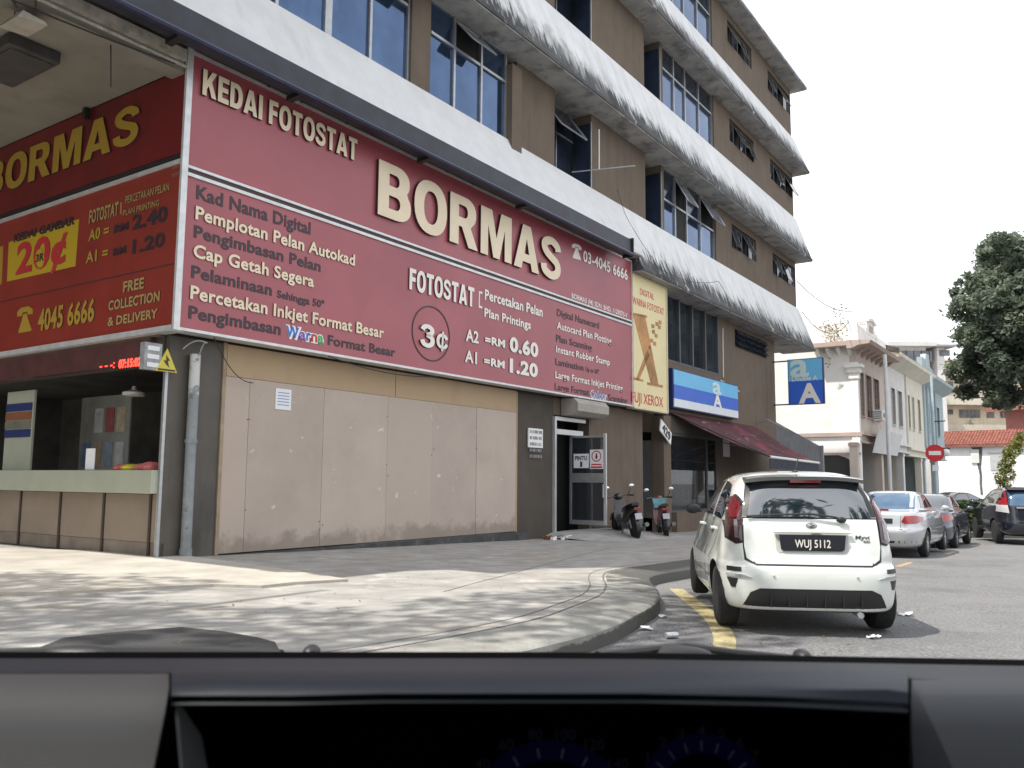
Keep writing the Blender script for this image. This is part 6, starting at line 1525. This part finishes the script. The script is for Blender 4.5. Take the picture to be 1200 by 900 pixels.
treel = leafmat('tree_leaf',(.075,.105,.075),(.24,.28,.20),.45)
plant('large_tree',base,cents,66000,.18,treel,'large dense green tree leaning in from the right edge above the red roofs','tree',stems)
sb_ = DY(1182,600,34); cc = []
for x,y,r_ in ((1172,560,6),(1176,548,6),(1182,540,7),(1188,528,7),(1192,520,6),(1180,530,5),(1196,512,5),(1178,568,6),(1184,556,6)):
    P = DY(x,y,34); rr = r_/FPX*34; cc.append((P.x,P.y,P.z,rr*rr,rr,rr,rr*1.2))
plant('cypress_shrub',(sb_.x,sb_.y,-.39),cc,2600,.06,leafmat('yellow_green_leaf',(.10,.12,.02),(.25,.26,.06)),'leaning yellow green bushy shrub behind the black car','shrub',[([(sb_.x-.2,sb_.y,-.39),(sb_.x-.2,sb_.y,.8),(sb_.x,sb_.y,2.6)],.08,.04)])
cc = []
for x,y,r_ in ((1196,536,8),(1188,548,6),(1200,520,8),(1178,520,4)):
    P = DY(x,y,37); rr = r_/FPX*37; cc.append((P.x,P.y,P.z,rr*rr,rr,rr,rr))
# hedge on a kerbed island
hg0 = DY(1104,632,31); hx0, hx1 = hg0.x, hg0.x+7.5
isl = [(hx0-.6,30.2),(hx1+8,27.5),(hx1+8,60),(hx0+9,60),(hx0-.6,31.6)]
sheet('verge', isl, lambda P: -.39, kerbm, thick=.17, grid=2)
hd_ = thing('hedge','clipped green hedge between the dark saloon and the black car','hedge',(hx0+3.5,31.6,-.22))
hl = MB().v; cl_ = leafcloud(9000,[(0,0,.52,1,1,1,1)],.06,3)
rnd = random.Random(9); v = []; f = []
for i in range(9000):
    s_ = rnd.random(); x = rnd.uniform(-3.6,4.5); y = rnd.uniform(-.55,.55); z = rnd.uniform(.02,1.08)
    k = rnd.randrange(4)
    if k < 2: y = -.55+rnd.uniform(-.05,.08)
    elif k == 2: z = 1.05+rnd.uniform(-.06,.05)+.03*math.sin(x*3)
    p = Vector((x,y,z)); s = .055*rnd.uniform(.6,1.3); d1 = Vector((rnd.uniform(-1,1),rnd.uniform(-1,1),rnd.uniform(-1,1))).normalized(); d2 = d1.cross(Vector((rnd.uniform(-1,1),rnd.uniform(-1,1),rnd.uniform(-1,1)))).normalized()
    j = len(v); v += [p-d1*s,p+d2*s*.5,p+d1*s,p-d2*s*.5]; f.append((j,j+1,j+2,j+3))
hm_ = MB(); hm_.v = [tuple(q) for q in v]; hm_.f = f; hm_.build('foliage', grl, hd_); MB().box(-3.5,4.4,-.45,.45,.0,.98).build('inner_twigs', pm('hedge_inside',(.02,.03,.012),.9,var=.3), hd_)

# ---------------- wires across
cable('overhead_wire',[fw_(34.9,-.1,11.6),(fw_(ua1,SY,11.6))],.02,black,'black overhead wire from the far end of the block to the corner shophouse',.5,frame='W')
cable('overhead_wire',[fw_(34.9,-.3,10.0),(fw_(ua1,SY+.3,11.0))],.02,black,'lower black overhead wire sagging towards the corner shophouse',.9,frame='W')
# ---------------- street trees that throw the dappled shade (left of and behind the camera)
def shade_tree(name, label, base, cents, n, size, limbs):
    st = [([base,(base[0],base[1],3),(base[0]+.3,base[1]+.2,7)],.34,.24)]
    for e in limbs: st.append(([(base[0]+.2,base[1]+.1,5.5),((base[0]+e[0])/2,(base[1]+e[1])/2,(6.5+e[2])/2+1),e],.16,.04))
    return plant(name, base, cents, n, size, treel, label, 'tree', st)
rnd = random.Random(21); cs_ = []
for i in range(48):
    X = rnd.uniform(-13.5,-2.5); Y = rnd.uniform(1.0,9.5); Z = rnd.uniform(10.6,13)
    if X < -5.5 and Y > 8.0: continue
    r_ = rnd.uniform(.5,1.25); cs_.append((X,Y,Z,r_*r_,r_,r_,r_*.6))
shade_tree('street_tree','tall street tree left of the camera whose leaves dapple the pavement',(-11.5,1.0,.1),cs_,6800,.16,[(-9,5,11),(-6,4,11.5),(-12,6,11.5),(-4,6.5,11.8),(-8,8,11)])
cs_ = []
for i in range(46):
    X = rnd.uniform(-5,15); Y = rnd.uniform(-24,-7); Z = rnd.uniform(3.5,15)
    r_ = rnd.uniform(.9,2.0); cs_.append((X,Y,Z,r_*r_,r_,r_,r_*.7))
for i in range(16):
    r_ = rnd.uniform(.8,1.6); cs_.append((rnd.uniform(3.5,12),rnd.uniform(-7,1.2),rnd.uniform(9.5,12.5),r_*r_,r_,r_,r_*.7))
shade_tree('street_tree','broad street tree standing behind the camera across the road',(5.5,-14,0),cs_,24000,.26,[(7,-3,11),(-4,-9,8),(5,-9,9),(0,-6,9),(6,-13,8),(-6,-13,9)])
cs_ = []
for i in range(26):
    X = rnd.uniform(-4,3.5); Y = rnd.uniform(1.5,8.2); Z = rnd.uniform(8.8,11.5)
    r_ = rnd.uniform(.4,.9); cs_.append((X,Y,Z,r_*r_,r_,r_,r_*.6))

# unseen block added left of the frame to close off the sky there
nb_ = thing('added_sky_block','unseen plain brown building added left of the camera to darken the side signs','building',(-30,6,0))
MB().box(-6,3,-24,22,0,15).build('wall', wallm, nb_)
for k in range(3):
    for j in range(10): MB().box(3.002,3.06,-22+j*4.4,-19.6+j*4.4,1.5+k*4.6,3.6+k*4.6).build('window', gdark, nb_)
# ============================================================ THE CAR ONE LOOKS OUT OF
cb_ = thing('car_interior','dark dashboard with hooded instrument cluster of the car the picture is taken from','dashboard',(0,.6,0))
dsh = pm('dashboard_plastic',(.0075,.010,.016),.5,spec=.22,var=.06,scale=3,bump=.05,bscale=900)
dsh2 = pm('dashboard_pad',(.032,.032,.034),.5,spec=.34,var=.08,scale=2,bump=.35,bscale=1500)
blk2 = flat('cluster_black',(.0012,.0012,.0015),.9,spec=.02); slv = pm('grey_trim',(.06,.063,.067),.45,.2,var=.05)
def CP(x, y, Y): return DY(x, y, Y)     # point seen at pixel, at distance Y ahead
def surf(rows, m, name, parent=cb_, thick=.012):
    b = MB(); n_ = len(rows[0])
    for r_ in rows: b.v += [tuple(p-Vector((0,.6,0))) for p in r_]
    for i in range(len(rows)-1):
        for k in range(n_-1): b.f.append((i*n_+k,i*n_+k+1,(i+1)*n_+k+1,(i+1)*n_+k))
    nb = len(b.v); b.v += [(x,y,z-thick) for x,y,z in b.v]; b.f += [tuple(nb+k for k in f)[::-1] for f in b.f[:]]
    for i in range(len(rows)-1):
        for k in (0,n_-1): b.f.append((i*n_+k,(i+1)*n_+k,nb+(i+1)*n_+k,nb+i*n_+k))
    for k in range(n_-1):
        for i in (0,len(rows)-1): b.f.append((i*n_+k,i*n_+k+1,nb+i*n_+k+1,nb+i*n_+k))
    return b.build(name, m, parent, smooth=True)
xs = [-500,-300,-100,0,100,200,300,450,600,750,900,1000,1100,1200,1300,1500,1700]
def topy(x): return 763.5+(x/1200)*9 if x > 500 else 765+x*.002     # lower edge of the view through the windscreen
# black rubber band / frit at the foot of the windscreen
def fy_(x): return 764.5+max(0,(x-700))*.018
surf([[CP(x,fy_(x)-.5,1.08) for x in xs],[CP(x,fy_(x)+12,1.0) for x in xs]], blk2, 'windscreen_seal')
# dashboard top from the windscreen to the cowl edge
surf([[CP(x,fy_(x)+7,1.02) for x in xs],[CP(x,fy_(x)+11,.96) for x in xs],[CP(x,fy_(x)+17,.84) for x in xs],[CP(x,fy_(x)+24,.76) for x in xs]], dsh, 'dash_top')
# left pad, sloping to the front
lx = [-500,-300,-100,0,60,120,160,185,198]
surf([[CP(x,787,.78) for x in lx],[CP(x,792,.74) for x in lx],[CP(x,806,.69) for x in lx],[CP(x-5,835,.655) for x in lx],[CP(x-12,870,.635) for x in lx],[CP(x-24,930,.62) for x in lx],[CP(x-50,1080,.60) for x in lx]], dsh2, 'dash_pad')
rx_ = [1068,1085,1120,1200,1300,1500,1700]
surf([[CP(x,792,.78) for x in rx_],[CP(x,800,.74) for x in rx_],[CP(x,815,.70) for x in rx_],[CP(x,850,.67) for x in rx_],[CP(x+4,930,.65) for x in rx_],[CP(x+6,1080,.62) for x in rx_]], pm('dashboard_side_pad',(.011,.013,.017),.5,spec=.25,var=.05,scale=3,bump=.05,bscale=900), 'dash_pad')
# instrument hood: rolled front edge
hxs = [201,205,214,260,340,450,600,750,900,1000,1040,1056,1064]
def hy_(x):
    e = max(0,(230-x)/30)+max(0,(x-1040)/24); return e*3
def lo_(x): return 816-(2.5 if 400 < x < 900 else 0)+max(0,(x-880))*.05
surf([[CP(x,784,.80) for x in hxs],[CP(x,779+hy_(x)+4,.74) for x in hxs],[CP(x,788+hy_(x),.66) for x in hxs],[CP(x,798+hy_(x),.625) for x in hxs],[CP(x,808+hy_(x),.61) for x in hxs],[CP(x,lo_(x)-1,.607) for x in hxs],[CP(x,lo_(x)+2,.615) for x in hxs],[CP(x,lo_(x)+1,.66) for x in hxs],[CP(x,lo_(x)-8,.8) for x in hxs]], dsh, 'instrument_hood', thick=.006)
surf([[CP(x,800,.83) for x in (190,600,1080)],[CP(x,1150,.80) for x in (190,600,1080)]], blk2, 'cluster_back')
surf([[CP(207,818,.612),CP(236,862,.64)],[CP(222,1000,.60),CP(262,1000,.63)]], slv, 'cluster_trim')
surf([[CP(150,803,.84),CP(207,818,.67)],[CP(120,1100,.82),CP(222,1100,.65)]], blk2, 'cluster_side')
surf([[CP(1066,812,.62),CP(1068,822,.70)],[CP(1062,1000,.62),CP(1066,1000,.70)]], blk2, 'cluster_side')
# two dials: deep blue glowing arcs, ticks and numerals
glow = flat('dial_blue_glow',(.001,.001,.003),.9,spec=.02,emit=(.05,.04,.45),es=.006); tick = flat('dial_tick',(.002,.002,.004),.9,spec=.02,emit=(.55,.6,.95),es=.014); num = flat('dial_numeral',(.0008,.0008,.0015),.9,spec=.02,emit=(.4,.42,.8),es=.004)
YD = .775
sc = YD/FPX
def dial(cx, cy, r_, nums, a0, a1, label, rn):
    o = bpy.data.objects.new('dial', None); COL.objects.link(o); o.parent = cb_; o['label'] = label
    def Q(a, rr, dy=0): P = CP(cx+rr*math.cos(a), cy-rr*math.sin(a), YD-dy); return tuple(P-Vector((0,.6,0)))
    b = MB(); n_ = 40
    for i in range(n_+1):
        a = R(20+140*i/n_); b.v += [Q(a,r_-14),Q(a,r_+10)]
    b.f = [(2*i,2*i+1,2*i+3,2*i+2) for i in range(n_)]; b.build('dial_arc', glow, o)
    for i, s in enumerate(nums):
        a = R(a0+(a1-a0)*i/(len(nums)-1)); dx = .012
        MB().add([Q(a-dx,r_-11,.002),Q(a+dx,r_-11,.002),Q(a+dx,r_+1,.002),Q(a-dx,r_+1,.002)],[(0,1,2,3)]).build('tick', tick, o)
        v,f,x0,x1 = text_geo(s,.0); hh = 13; ww = (x1-x0)/CAP*hh
        px, py = cx+rn*math.cos(a), cy-rn*math.sin(a)
        MB().add([tuple(CP(px+(q[0]-(x0+x1)/2)/CAP*hh, py+hh/2-q[1]/CAP*hh, YD-.002-(.0005 if q[2] > 0 else 0))-Vector((0,.6,0))) for q in v], f).build('numeral', num, o)
dial(645,965,88,['20','40','60','80','100','120','140','160'],158,22,'left dial, speed numerals 60 to 140 faintly visible',106)
dial(822,935,66,['1','2','3','4','5','6','7'],142,38,'right dial, numerals 1 to 6 over short bright ticks',80)
# wiper arms and washer nozzles showing over the scuttle
def wiper(pts, r_, label):
    q = [CP(*p) for p in pts]; o = MB().tube([tuple(p) for p in q], r_, 8).build('windscreen_wiper', carblk, None, True); return solo(o, label, 'wiper')
wiper([(-60,768,1.35),(60,764,1.32),(120,762.5,1.30),(230,764,1.25),(330,768,1.2)],.008,'left windscreen wiper lying at the foot of the windscreen')
wiper([(700,768,1.15),(735,764,1.2),(800,757,1.28),(860,765,1.3),(960,775,1.3),(1300,790,1.3)],.006,'right windscreen wiper arm curving up above the dashboard')
def knob(x, y, rx, ry, label):
    P = CP(x,y,1.25); o = MB().ball((0,0,0),rx*1.25/FPX,.02,ry*1.25/FPX,14,8).build('wiper_pivot', carblk, None, True); o.location = P; tag(o,label,'wiper pivot')
knob(93,766,40,9,'left wiper pivot cover, low dark dome by the tar patch'); knob(365,765,10,9,'small washer nozzle between the two wipers'); knob(782,767,52,11,'right wiper pivot cover below the yellow line'); knob(940,769,10,8,'small washer nozzle at the right of the wipers')
# roof, rear and sides of the car around the camera: they shade the dashboard
hl_ = pm('headliner',(.30,.29,.27),.9,var=.08,scale=4)
sh2 = MB()
def ib(nm, m, *a): return MB().box(*[v-(.6 if i in (2,3) else 0) for i,v in enumerate(a)]).build(nm, m, cb_)
ib('roof_panel', hl_, -1.15,.42,-2.2,.30,1.78,1.84)
ib('rear_panel', pm('seat_fabric',(.06,.06,.065),.9,var=.2), -1.15,.42,-2.25,-2.2,.3,1.84); ib('side_door', dsh, .46,.50,-2.2,.9,.3,1.05); ib('side_door', dsh, -1.2,-1.16,-2.2,.9,.3,1.05)
ib('cabin_floor', blk2, -1.15,.46,-2.2,1.0,.28,.34); ib('seat', MATS['seat_fabric'], -.95,-.35,-1.3,-.8,.35,1.35); ib('fire_wall', blk2, -1.3,.6,1.03,1.08,.3,1.10)
ib('bonnet', pm('car_paint_grey',(.2,.2,.21),.3,var=.03,coat=.5), -1.3,.6,1.1,1.9,.80,.90)
